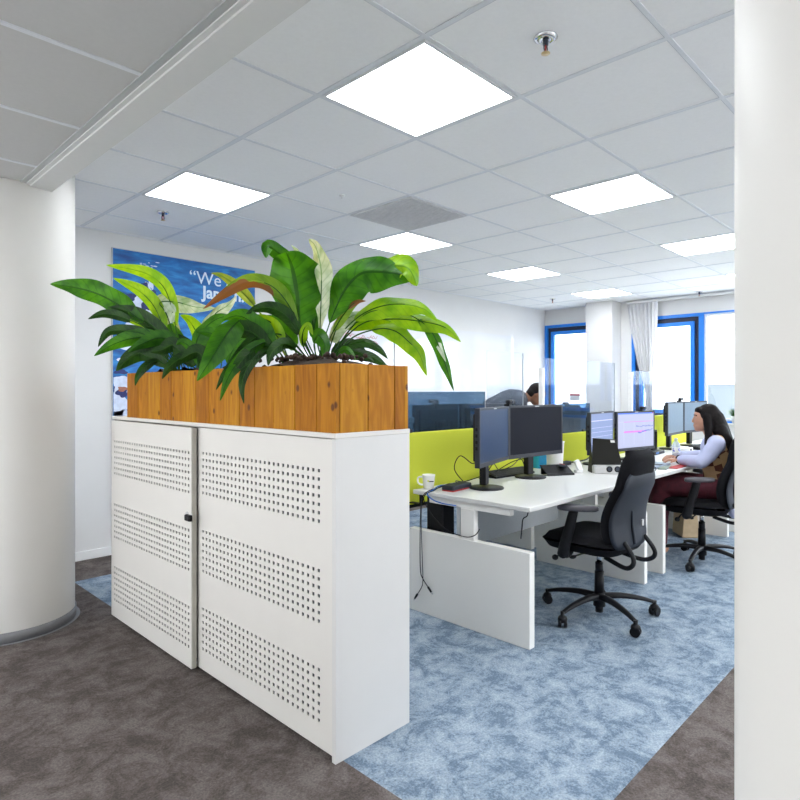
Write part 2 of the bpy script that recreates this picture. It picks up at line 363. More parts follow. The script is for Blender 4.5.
# main ceiling with its grid of recessed lines
b = MB(); b.box(.99, RY0, CH, WX+.3, WY, CH+.05, 'tile'); b.build('ceiling', kind=S)
GX, GY = 2.150, 1.990
b = MB()
k = -2
x = GX-.6*2
while x < WX:
    if x > 1.0: b.box(x-.011, RY0, CH-.003, x+.011, WY, CH+.001, 'tbar'); b.box(x+.011, RY0, CH-.0015, x+.0145, WY, CH+.001, 'groove')
    x += .6
y = GY-.6*10
while y < WY:
    b.box(.99, y-.008, CH-.0032, WX, y+.008, CH+.001, 'tbar'); b.box(.99, y+.008, CH-.0015, WX, y+.011, CH+.001, 'groove')
    y += .6
b.build('trim_1', kind=S)
b = MB()                                                           # wall angles round the room
b.box(.99, WY-.02, CH-.006, WX, WY, CH, 'tbar'); b.box(WX-.02, RY0, CH-.006, WX, WY, CH, 'tbar')
b.build('trim_2', kind=S)
# corridor ceiling
LZ = 2.345
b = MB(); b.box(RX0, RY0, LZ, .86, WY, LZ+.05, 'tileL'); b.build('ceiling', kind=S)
b = MB(); y = 2.04-.6*11
while y < WY:
    b.box(RX0, y-.011, LZ-.003, .845, y+.011, LZ+.001, 'tbar'); y += .6
x = .845-.6*1.0-.25
while x > RX0:
    b.box(x-.011, RY0, LZ-.0028, x+.011, WY, LZ+.001, 'tbar'); x -= 1.2
b.build('trim_3', kind=S)
b = MB(); b.box(.88, RY0, 2.328, .992, WY, CH+.05, 'beam', bev=.003, seg=1)
b.box(.838, RY0, 2.339, .862, WY, 2.36, 'beamtrim'); b.box(.862, RY0, 2.333, .88, WY, 2.36, 'beam')
b.build('trim_4', kind=S)
# round columns
def column(cx, cy, name):
    b = MB(); b.lathe([(.316, 0), (.316, CH)], 'column', (cx, cy, 0), 96); b.build(name, kind=S)
    b = MB(); b.lathe([(.318, .0), (.3235, .0), (.3235, .052), (.318, .055)], 'skirt_grey', (cx, cy, 0), 96)
    b.lathe([(.337, .0005), (.342, .0025), (.342, .0025), (.3235, .0028)], 'skirt_grey', (cx, cy, 0), 96)
    b.build('baseboard_column', kind=S)
column(.862, 3.835, 'wall_left_column'); column(.862, -.094, 'wall_right_column')
b = MB(); b.box(RX0, WY-.014, 0, WX, WY, .068, 'skirt', bev=.003, seg=1); b.build('baseboard_back', kind=S)

# window wall with openings (X = WX)
SILL = .87; WT = 2.27
W1 = (4.03, 4.858); W2 = (-4.0, 3.50)  # wide band lengthened beyond the view to let in more light
b = MB(); T = .22
def wbox(y0, y1, z0, z1, m='wall'): b.box(WX, y0, z0, WX+T, y1, z1, m)
wbox(RY0, WY, WT, 2.7); wbox(RY0, WY, 0, SILL); wbox(W1[1], WY, SILL, WT); wbox(W2[1], W1[0], SILL, WT); wbox(RY0, W2[0], SILL, WT)
b.build('wall_window', kind=S)
b = MB(); b.box(7.90, 3.655, 0, WX, 4.04, CH, 'wall', bev=.004, seg=1); b.build('wall_pier', kind=S)
b = MB(); b.box(WX-.05, 2.1, SILL-.02, WX+.02, 3.60, SILL, 'sill'); b.box(WX-.05, W2[0], SILL-.02, WX+.02, 2.1, SILL, 'sill'); b.build('trim_5', kind=S)
def frame(b, y0, y1, z0, z1, t, x0, x1, m):
    b.box(x0, y0, z1-t, x1, y1, z1, m); b.box(x0, y0, z0, x1, y1, z0+t, m)
    b.box(x0, y0, z0+t, x1, y0+t, z1-t, m); b.box(x0, y1-t, z0+t, x1, y1, z1-t, m)
def window(n, y0, y1, sash=True):
    w = empty('window_%d' % n, (WX, y0, SILL)); w['kind'] = S
    b = MB(); frame(b, 0, y1-y0, 0, WT-SILL, .042 if sash else .022, -.012, .03, 'frame_blue')
    b.build('window_frame', w)
    if sash:
        b = MB(); frame(b, .042, y1-y0-.042, .042, WT-SILL-.042, .062, .03, .05, 'frame_dark'); b.build('rebate', w)
        b = MB(); frame(b, .10, y1-y0-.10, .10, WT-SILL-.10, .052, -.0, .045, 'frame_blue'); b.build('sash', w)
        e = .15
    else:
        b = MB(); frame(b, .022, y1-y0-.022, .022, WT-SILL-.022, .030, .0, .03, 'frame_grey'); b.build('sash', w); e = .06
    b = MB(); b.box(.024, e, e-.002, .028, y1-y0-e, WT-SILL-e+.002, 'pane'); b.build('pane', w)
    return w
window(1, W1[0], W1[1]); window(2, 2.585, W2[1]); window(3, 1.2, 2.585, False); window(4, W2[0], 1.2)
# behind a part of window 1: the warning sticker on the glass
s = empty('window_sticker', (WX-.006, 4.3, 1.06), 0, 'small white notice with a red top stuck on the narrow window glass', 'sticker')
b = MB(); b.box(0, 0, 0, .002, .17, .10, 'white'); b.build('paper', s); b = MB(); b.box(-.001, 0, .075, 0, .17, .105, 'red'); b.build('heading', s)
s.location = (WX+.019, 4.285, 1.12)

# blinds gathered beside the pier
bl = empty('vertical_blind', (WX-.08, 3.37, 0), 0, 'grey vertical blind gathered and tied beside the white pier', 'blind')
b = MB(); b.box(-.02, -3.2, 2.462, .02, .17, 2.49, 'white', bev=.003, seg=1); b.build('rail', bl)
b = MB(); NB = 16
lev = [(2.46, .42, 0), (2.2, .38, -.01), (1.9, .30, -.02), (1.6, .21, -.03), (1.35, .12, -.05), (1.22, .09, -.055), (1.05, .10, -.055), (.80, .12, -.06)]
def blindstrip(u0, u1, mname, dx):
    rows = []
    for (z, w, off) in lev:
        row = []
        for j in range(9):
            u = u0+(u1-u0)*j/8; yy = .15-.42*.5*0+off - (1-u)*0
            yy = (.16-.5*.42)+off*1.6+w*(.5-u); xx = dx+.012*sin(u*NB*pi)*(w/.42+.4)
            row.append(b.bm.verts.new((xx, yy, z)))
        rows.append(row)
    fs = []
    for a, c in zip(rows, rows[1:]):
        for j in range(8): fs.append(b.bm.faces.new((a[j], a[j+1], c[j+1], c[j])))
    b._tag(fs, mname, False)
for q in range(8): blindstrip(q/10, (q+1)/10, 'blind', 0)
blindstrip(.8, 1.0, 'blind_white', -.01)
o = b.build('slats', bl); md = o.modifiers.new('t', 'SOLIDIFY'); md.thickness = .004
b = MB(); b.cyl((0, -.02, 2.44), (0, -.04, 1.24), .002, .002, 'white', 6); b.build('cord', bl)

# ------------------------------------------------------------------ outside
g = MB(); g.box(-90, -90, -3.1, 140, 90, -3.0, 'paving'); g.build('ground_outside', kind=S)
t = empty('neighbouring_building', (24, 6, -3), 0, 'pale building with bluish grey lower storey across from the windows', 'building')
b = MB(); b.box(0, -28, 0, 12, 1.4, 4.6, 'facade_blue'); b.box(.05, 1.4, 0, 12, 24, 4.6, 'facade'); b.build('lower_storey', t)
b = MB(); b.box(1, -28, 4.6, 12, 24, 11, 'facade'); b.build('upper_storey', t)
b = MB(); b.box(-.05, -28, 4.5, 1.0, 24, 4.75, 'facade'); b.build('roof_edge', t)

# ------------------------------------------------------------------ ceiling lights, vent, sprinklers
def light():
    t = empty('ceiling_light', (0, 0, CH), 0, 'x', 'ceiling light')
    b = MB(); e = .3-.012
    for (x0, y0, x1, y1) in ((-e, -e, e, -e+.014), (-e, e-.014, e, e), (-e, -e+.014, -e+.014, e-.014), (e-.014, -e+.014, e, e-.014)):
        b.box(x0, y0, -.007, x1, y1, -.0, 'lampframe')
    b.build('frame', t)
    b = MB(); q = e-.014; b.box(-q, -q, -.005, q, q, -.001, 'lamp'); b.build('diffuser', t)
    return t
LG = 'recessed square ceiling lights'
lts = [(-1, -1, 'large glowing square ceiling light nearest the front, above the walkway'), (-1, 2, 'glowing square ceiling light beside the grey bulkhead near the blue poster'),
       (2, 2, 'glowing square ceiling light directly behind the grey air vent'), (2, -1, 'glowing square ceiling light over the near empty office chair, right of the vent'),
       (5, 2, 'small glowing ceiling light in the third position along the whiteboard wall'), (5, -1, 'glowing ceiling light cut off by the right column, over the woman'),
       (8, 2, 'far glowing ceiling light in front of the white window pier'), (8, -1, 'smallest glowing ceiling light sliver at the edge of the right column')]
proto = None
for (i, j, lab) in lts:
    loc = (GX+.6*i+.3, GY+.6*j+.3, CH)
    if proto is None: proto = light(); proto.location = loc; proto['label'] = lab; proto['group'] = LG
    else: dup(proto, loc, 0, lab)
for (i, j) in ((-1, -4), (2, -4), (5, -4), (8, -4), (-1, -7), (2, -7), (5, -7), (8, -7), (-1, -10), (2, -10)):  # lights added out of view to brighten the office, continuing the grid
    dup(proto, (GX+.6*i+.3, GY+.6*j+.3, CH), 0, 'added ceiling light continuing the grid in the unseen right part of the office', 'added ceiling lights outside the view')
for (x, y) in ((-1.85, -2.46), (-1.85, 1.74), (-1.85, 3.54), (-.65, 1.14), (-.65, 2.34), (-1.85, .54)):  # corridor lights added out of view to brighten the cupboard front and column
    dup(proto, (x, y, LZ), 0, 'added ceiling light in the lower corridor ceiling outside the view', 'added corridor ceiling lights')
v = empty('ceiling_vent', (GX+.6*1+.3, GY+.6*1+.3, CH), 0, 'square grey slatted air vent set in the ceiling grid', 'vent')
b = MB(); b.box(-.285, -.285, -.003, .285, .285, -.0005, 'vent_dark'); b.build('backing', v)
b = MB()
for k in range(-11, 12):
    b.box(-.28, k*.0245*1.0-.006, -.010, .28, k*.0245+.006, -.003, 'grille')
b.build('slats', v, )
b = MB()
for (x0, y0, x1, y1) in ((-.288, -.288, .288, -.278), (-.288, .278, .288, .288), (-.288, -.278, -.278, .278), (.278, -.278, .288, .278)): b.box(x0, y0, -.011, x1, y1, 0, 'grille')
b.build('frame', v)
def sprinkler(loc, label, s=1):
    t = empty('sprinkler', loc, 0, label, 'sprinkler', 'ceiling sprinklers')
    b = MB(); b.lathe([(.0, -.002), (.040, -.0005), (.042, -.004), (.030, -.012), (.014, -.014), (.012, -.004), (0, -.004)], 'chrome', n=24); b.build('rosette', t)
    b = MB(); b.cyl((0, 0, -.004), (0, 0, -.03), .011, .009, 'darkmetal', 12); b.tube([(-.009, 0, -.03), (-.011, 0, -.042), (-.004, 0, -.056)], .0022, 'darkmetal', 6); b.tube([(.009, 0, -.03), (.011, 0, -.042), (.004, 0, -.056)], .0022, 'darkmetal', 6)
    b.cyl((0, 0, -.03), (0, 0, -.055), .0028, .0028, 'red', 8); b.build('body', t)
    b = MB(); b.lathe([(0, -.056), (.015, -.056), (.0155, -.0585), (0, -.060)], 'brass', n=16); b.build('deflector', t)
    return t
sprinkler((1.85, 1.096, CH), 'chrome sprinkler nearest the front, beside the largest ceiling light')
sprinkler((1.823, 4.063, CH), 'chrome sprinkler above the blue poster next to the bulkhead light')
sprinkler((4.214, 4.055, CH), 'small sprinkler behind the plant leaves, past the vent')
sprinkler((7.20, 4.16, CH), 'small sprinkler in the far corner before the narrow window')
sprinkler((7.95, 2.55, CH), 'small sprinkler by the blind rail over the wide windows')
t = empty('ceiling_detector', (2.451, 2.901, CH), 0, 'tiny white detector on the ceiling tile left of the vent', 'detector')
b = MB(); b.lathe([(0, 0), (.018, 0), (.017, -.008), (.006, -.012), (.005, -.022), (0, -.024)], 'white', n=16); b.build('cap', t)

# ------------------------------------------------------------------ poster and whiteboards
po = empty('wall_poster', (1.769, WY-.025, .154), 0, 'tall blue sea photograph poster with white lettering on the white wall', 'poster')
PW, PH = 1.272, 2.232
b = MB(); b.box(0, .004, 0, PW, .025, PH, 'poster_grey'); b.build('backing', po)
b = MB(); b.box(.006, 0, .006, PW-.006, .004, PH-.006, 'sea'); b.build('print', po)
b = MB()
def disc(cx, cz, rx, rz, m, dy=0, rot=0, n=20):
    ox, oz = cx, cz; cx = min(max(cx, .01), PW-.01)
    pts = [(cx+rx*cos(a)*cos(rot)-rz*sin(a)*sin(rot), -.0006-dy, cz+rx*cos(a)*sin(rot)+rz*sin(a)*cos(rot)) for a in [2*pi*i/n for i in range(n)]]
    pts = [(min(max(p[0], .008), PW-.008), p[1], min(max(p[2], .008), PH-.008)) for p in pts]
    b.prism(pts, (0, .0005, 0), m)
def pp(px, py):                       # poster coordinates of a point of its picture
    d = at(px, py, 1)-V((0, 0, CAMZ)); k = (WY-.025)/d.y
    return (k*d.x-1.769, CAMZ+k*d.z-.154)
rs = random.Random(5)
def body_part(x, y, rx, ry, m, dy, rot=0, lump=.18):
    cx, cz = pp(x, y); k_ = .0088; n = 22; ph = rs.uniform(0, 6)
    pts = []
    for i in range(n):
        a = 2*pi*i/n; rr = 1+lump*sin(3*a+ph)+lump*.6*sin(5*a+ph*2)
        u, v_ = rx*k_*rr*cos(a), ry*k_*rr*sin(a)
        pts.append((min(max(cx+u*cos(rot)-v_*sin(rot), .009), PW-.009), -.0006-dy, min(max(cz+u*sin(rot)+v_*cos(rot), .009), PH-.009)))
    b.prism(pts, (0, .0005, 0), m)
for (x, y, m, rx, ry, rot, dy) in (
    (148, 294, 'pw', 6, 9, .3, 0), (144, 287, 'pnavy', 4.5, 4, 0, .0012), (147, 291, 'pskin', 2.5, 2, 0, .0016), (153, 298, 'pnavy', 4.5, 8, .4, .0006), (151, 284, 'pw', 2, 5, .2, .0006),
    (139, 301, 'pw', 10, 8, .5, .0003), (131, 297, 'pnavy', 4.5, 3.5, .2, .0009), (146, 305, 'pnavy', 4.5, 5.5, 0, .0015), (126, 304, 'pred', 4, 1.5, .2, .0018), (150, 313, 'pw', 9, 9, 0, .0003), (157, 305, 'pred', 2.5, 2, 0, .0018), (156, 314, 'pnavy', 3, 6, .3, .0009),
    (134, 325, 'pw', 8, 8, .2, .0003), (131, 327, 'pnavy', 4, 1.6, 0, .0012), (133, 329, 'pred', 3, .9, 0, .0016), (147, 330, 'pw', 8, 7, 0, .0006), (149, 334, 'pnavy', 2, 6, .2, .0012),
    (128, 345, 'pw', 9, 4, .1, .0003), (139, 350, 'pnavy', 5, 4, .3, .0009), (141, 349, 'pred', 2, 3, 0, .0012), (150, 350, 'pw', 9, 9, .2, .0006), (147, 353, 'pnavy', 2.6, 7, .1, .0012), (160, 352, 'pw', 5, 7, 0, .0006),
    (124, 360, 'pw', 6, 3, .3, .0003), (121, 372, 'pnavy', 6, 2, 0, .0006), (122, 384, 'pw', 9, 8, .2, .0003), (114, 391, 'pw', 3, 5, 0, .0006), (122, 392.5, 'pnavy', 5, 4.2, .1, .0012), (122.5, 389, 'pskin', 4.2, 2.2, .1, .0016),
    (119, 405, 'pw', 8, 10, .1, .0003), (113, 389, 'pnavy', 1.4, 3, 0, .0012), (118, 425, 'pw', 9, 14, 0, .0003), (121, 440, 'pnavy', 3, 4, 0, .0009), (112.6, 480, 'pw', 4, 10, 0, .0006), (112.5, 440, 'pnavy', 1.5, 6, 0, .0012), (113, 515, 'pw', 4, 12, 0, .0006)):
    body_part(x, y, rx, ry, m, dy, rot)
for q in range(26):
    cx, cz = pp(random.uniform(138, 158), random.uniform(262, 276)); disc(cx, cz, random.uniform(.005, .02), random.uniform(.003, .008), 'pw', .0002, n=8)
b.build('printed_swimmers', po)
def text(s, size, loc, m, parent, name, rot=(pi/2, 0, 0), ext=.0004, bold=0.0, mname=None):
    c = bpy.data.curves.new(name, 'FONT'); c.body = s; c.size = size; c.extrude = ext; c.offset = bold
    tmp = bpy.data.objects.new('tmp', c); COL.objects.link(tmp)
    dg = bpy.context.evaluated_depsgraph_get(); dg.update()
    me = bpy.data.meshes.new_from_object(tmp.evaluated_get(dg)); bpy.data.objects.remove(tmp, do_unlink=True)
    me.materials.clear(); me.materials.append(M[m])
    o = bpy.data.objects.new(name, me); COL.objects.link(o); o.parent = parent; o.location = loc; o.rotation_euler = rot
    return o
x, z = pp(189, 280); text('\u201cWe a', .155, (x, -.001, z-.02), 'text_white', po, 'lettering')
x, z = pp(202.5, 294); text('Jap', .145, (x, -.001, z-.03), 'text_white', po, 'lettering', bold=.004)
x, z = pp(234, 297.5); text('n.', .145, (x, -.001, z-.03), 'text_white', po, 'lettering', bold=.004)

def board(x0, x1, z0, z1, label):
    t = empty('whiteboard', (x0, WY-.022, z0), 0, label, 'whiteboard', 'whiteboards on the back wall')
    b = MB(); b.box(0, 0, 0, x1-x0, .02, z1-z0, 'board'); b.build('panel', t)
    return t
wb1 = board(3.55, 4.855, .95, 2.0, 'glossy whiteboard with faint red notes behind the plant leaves')
board(4.88, 7.28, .80, 2.05, 'wide glossy whiteboard reflecting the windows, behind the far desks')
b = MB()
for (x0, x1, y, n) in ((343, 352, 335, 3), (354, 364, 336.5, 4), (367, 375, 337, 3), (371, 376, 342.5, 2), (345, 350, 333.5, 1)):
    for q in range(n):
        px = x0+(x1-x0)*q/n; d = at(px, y, 1)-V((0, 0, CAMZ)); k = (WY-.021)/d.y; X = k*d.x-3.55; Z = CAMZ+k*d.z-.95
        pts = [(X+.018*i, -.001, Z+random.uniform(-.018, .018)) for i in range(5)]; b.tube(pts, .0022, 'red', 4)
b.build('marker_writing', wb1)

# ------------------------------------------------------------------ perforated cabinet
cb = empty('sliding_door_cabinet', (1.312, 1.586, 0), 0, 'long white office cupboard with perforated sliding doors carrying the planter', 'cabinet')
CL, CW, CT = 1.985, .366, 1.13
b = MB()
b.box(.0, 0, 0.0, CW, .02, CT-.018, 'cab_side'); b.box(.0, CL-.02, 0, CW, CL, CT-.018, 'cab_side')
b.box(CW-.012, .02, .03, CW, CL-.02, CT-.018, 'cab_side'); b.box(.03, .02, .03, CW-.012, CL-.02, .05, 'cab_side')
b.box(.045, .02, 0, CW-.012, CL-.02, .03, 'black')
b.build('body', cb)
b = MB(); b.box(-.004, -.002, CT-.018, CW+.002, CL+.002, CT, 'cab', bev=.002, seg=1); b.build('top_panel', cb)
def door(y0, y1, x, cols, hy0, hy1, edge, name='sliding_door'):
    z0, z1 = .018, CT-.022; hs = .0062
    ys = [y0]; py = (hy1-hy0)/(cols-1)
    for k in range(cols): c = hy0+py*k; ys += [c-hs, c+hs]
    ys.append(y1); zs = [z0]
    for base in (.113, .463, .8155):
        for r_ in range(7): c = base+r_*.0297; zs += [c-hs, c+hs]
    zs.append(z1)
    b = MB(); vs = [[b.bm.verts.new((x, yy, zz)) for yy in ys] for zz in zs]; fs = []
    for i in range(len(zs)-1):
        for j in range(len(ys)-1):
            if i % 2 == 1 and j % 2 == 1: continue
            fs.append(b.bm.faces.new((vs[i][j], vs[i+1][j], vs[i+1][j+1], vs[i][j+1])))
    b._tag(fs, 'cab')
    # thin rims into each hole
    fr = bmesh.ops.extrude_face_region(b.bm, geom=fs)
    nv = [g for g in fr['geom'] if isinstance(g, bmesh.types.BMVert)]
    bmesh.ops.translate(b.bm, verts=nv, vec=(.0035, 0, 0))
    b.box(x+.006, y0+.003, z0+.003, x+.018, y1-.003, z1-.003, 'hole')  # dark sheet painted as the interior shade seen through the holes
    b.box(x+.0036, y0, z0, x+.022, y0+.003, z1, edge); b.box(x+.0036, y1-.003, z0, x+.022, y1, z1, edge)
    b.box(x+.0036, y0, z1-.003, x+.022, y1, z1, 'cab'); b.box(x+.0036, y0, z0, x+.022, y1, z0+.003, 'cab')
    o = b.build(name, cb); return o
d2 = door(.020, .992, .004, 28, .098, .938, 'cab')
d1 = door(.980, CL-.055, -.030, 30, 1.008, 1.885, 'cab_edge')
b = MB(); b.box(-.0265, .978, .02, -.006, .9805, CT-.024, 'cab_edge'); b.build('door_edge_strip', d1)
b = MB(); b.cyl((-.032, 1.020, .708), (-.030, 1.020, .708), .016, .016, 'silver', 16); b.cyl((-.046, 1.000, .703), (-.030, 1.000, .703), .010, .010, 'chrome', 12); b.box(-.056, .955, .690, -.036, 1.000, .718, 'black', bev=.005); b.build('lock', d1)

# ------------------------------------------------------------------ planter
PZ = CT; PL = 1.785; PHh = .241
pl = empty('wooden_planter', (1.312, 1.586, PZ), 0, 'long pine plank planter box standing on the white cupboard', 'planter')
fb = [0, .105, .235, .37, .505, .62, .745, .875, 1.0, 1.12, 1.245, 1.375, 1.51, 1.64, PL]
def planks(cuts, along, name, off):
    b = MB()
    for k, (a, c) in enumerate(zip(cuts, cuts[1:])):
        m = PINE[(k*2+off) % 3]; g = .0012; j = .0006*((k*7) % 3)
        if along == 'y0': b.box(-j, a+g, 0, .018, c-g, PHh-j, m, bev=.0012, seg=1)
        elif along == 'y1': b.box(.342, a+g, 0, .360, c-g, PHh, m, bev=.0012, seg=1)
        elif along == 'x0': b.box(a+g, -j, 0, c-g, .018, PHh-j, m, bev=.0012, seg=1)
        else: b.box(a+g, PL-.018, 0, c-g, PL, PHh, m, bev=.0012, seg=1)
    if along[0] == 'y': b.box(.004 if along == 'y0' else .345, .004, 0, .0155 if along == 'y0' else .357, PL-.004, PHh-.004, 'pine_seam')
    else: b.box(.019, .004 if along == 'x0' else PL-.0155, 0, .341, .0155 if along == 'x0' else PL-.004, PHh-.004, 'pine_seam')
    return b.build(name, pl)
planks([.0005]+fb[1:-1]+[PL], 'y0', 'front_panel', 0); planks([0]+fb[1:-1]+[PL], 'y1', 'rear_panel', 1)
planks([.019, .15, .285, .341], 'x0', 'end_panel', 1); planks([.019, .15, .285, .341], 'x1', 'end_panel', 2)
b = MB(); b.box(.018, .018, 0, .342, PL-.018, .02, 'pine_seam'); b.build('bottom', pl)
b = MB(); n = 40
rows = []
for i in range(n+1):
    yy = .019+(PL-.038)*i/n
    rows.append([b.bm.verts.new((.019+.322*j/8, yy, .232+.045*math.exp(-((yy-.35)/.22)**2)*math.exp(-((j-4)/3.2)**2)+.02*math.exp(-((yy-1.2)/.3)**2)+.022*noise.noise(V((j*.9, i*.8, 3))))) for j in range(9)])
fs = []
for a, c in zip(rows, rows[1:]):
    for j in range(8): fs.append(b.bm.faces.new((a[j], a[j+1], c[j+1], c[j])))
b._tag(fs, 'soil', True)
for q in range(240): b.ball((random.uniform(.05, .31), (.35+random.gauss(0, .13)) if q % 2 else random.uniform(.03, PL-.03), .236+(.034 if q % 2 else 0)+random.uniform(0, .012)), random.uniform(.006, .013), 'soil', 1)
b.build('soil', pl, kind='stuff')

# ------------------------------------------------------------------ plants
LM = {'mid': leafmat('leaf_mid_green', (.014, .085, .003), (.045, .19, .005), (.006, .045, .002), .32),
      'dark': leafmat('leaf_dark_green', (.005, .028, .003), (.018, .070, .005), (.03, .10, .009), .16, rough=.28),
      'lime': leafmat('leaf_lime_green', (.10, .26, .004), (.20, .38, .008), (.07, .20, .008), .42),
      'pale': leafmat('leaf_pale_with_glare', (.26, .38, .20), (.62, .68, .56), (.10, .24, .06), .12, rough=.15),  # pale striped blades; backlight and white glare are painted into this colour
      'brown': leafmat('leaf_green_with_brown_edge', (.09, .20, .015), (.16, .30, .02), (.20, .34, .05), .3, brown=.42),
      'tip': leafmat('leaf_green_with_brown_tip', (.14, .24, .02), (.26, .34, .05), (.10, .2, .03), .35, brown=-.02)}
def leaf(b, stem, path, wpx, kind, dep, face=.35, roll=1, shape=1.0, wav=.0, pk=.72, stemr=.0035, sm='mid'):
    """path: pixels + depth offsets of the midrib; width in pixels; blade leaning towards the viewer by `face`"""
    P = [at(p[0], p[1], dep+(p[2] if len(p) > 2 else 0)) for p in path]
    pts = spline(P, 8); n = len(pts)
    cum = [0]
    for a, c in zip(pts, pts[1:]): cum.append(cum[-1]+(c-a).length)
    L = cum[-1]; s0 = shape if shape < 1 else .0     # blade starts at s0 of the length
    s0 = shape
    W = wpx*dep/F/2; W /= max(.45, cos(face))
    i = b.mi(LM[kind]); lay = b.bm.verts.layers.float_color.get('leaf') or b.bm.verts.layers.float_color.new('leaf')
    rows = []; H = 5
    view = FW
    for k, p in enumerate(pts):
        t = (pts[min(k+1, n-1)]-pts[max(k-1, 0)]).normalized(); u = cum[k]/L
        if u < s0-.001 and k < n-3: continue
        v = (u-s0)/(1-s0); v = min(max(v, 0), 1)
        w = W*(sin(pi*min(1, v**pk))**.8*.98+.02) if v < 1 else W*.01
        side = t.cross(view).normalized()
        sd = (side*cos(face)+view*sin(face)*roll); sd = (sd-t*sd.dot(t)).normalized(); nr = t.cross(sd).normalized()
        row = []
        for j in range(-H, H+1):
            a = j/H; wv = wav*W*sin(v*17+(2 if j > 0 else 0))*abs(a)**1.5
            vv = b.bm.verts.new(p+sd*(w*a)+nr*(-abs(a)*w*.32+wv*min(1, w/W*1.5))); vv[lay] = (abs(a), v, (a+1)/2, 1); row.append(vv)
        rows.append(row)
    for a, c in zip(rows, rows[1:]):
        for j in range(2*H):
            f = b.bm.faces.new((a[j], a[j+1], c[j+1], c[j])); f.material_index = i; f.smooth = True
    m = max(3, int(n*min(1, s0+.35)))
    stem.tube(pts[:m], [stemr, stemr*.45], LM[sm], 6, smooth_path=False)
def plant(name, leaves, base_px, dep, label, randoms):
    t = empty(name, at(base_px[0], base_px[1], dep), 0, label, 'plant', 'leafy plants in the wooden planter')
    b = MB(); st = MB()
    for L_ in leaves: leaf(b, st, *L_[0], **L_[1])
    for r_ in randoms: leaf(b, st, *r_[0], **r_[1])
    for m in (b, st): bmesh.ops.translate(m.bm, verts=m.bm.verts[:], vec=-t.location)
    f = b.build('foliage', t)
    s_ = st.build('stems', t)
    return t
def Lf(path, w, kind, dep=2.42, **k): return ((path, w, kind, dep), k)
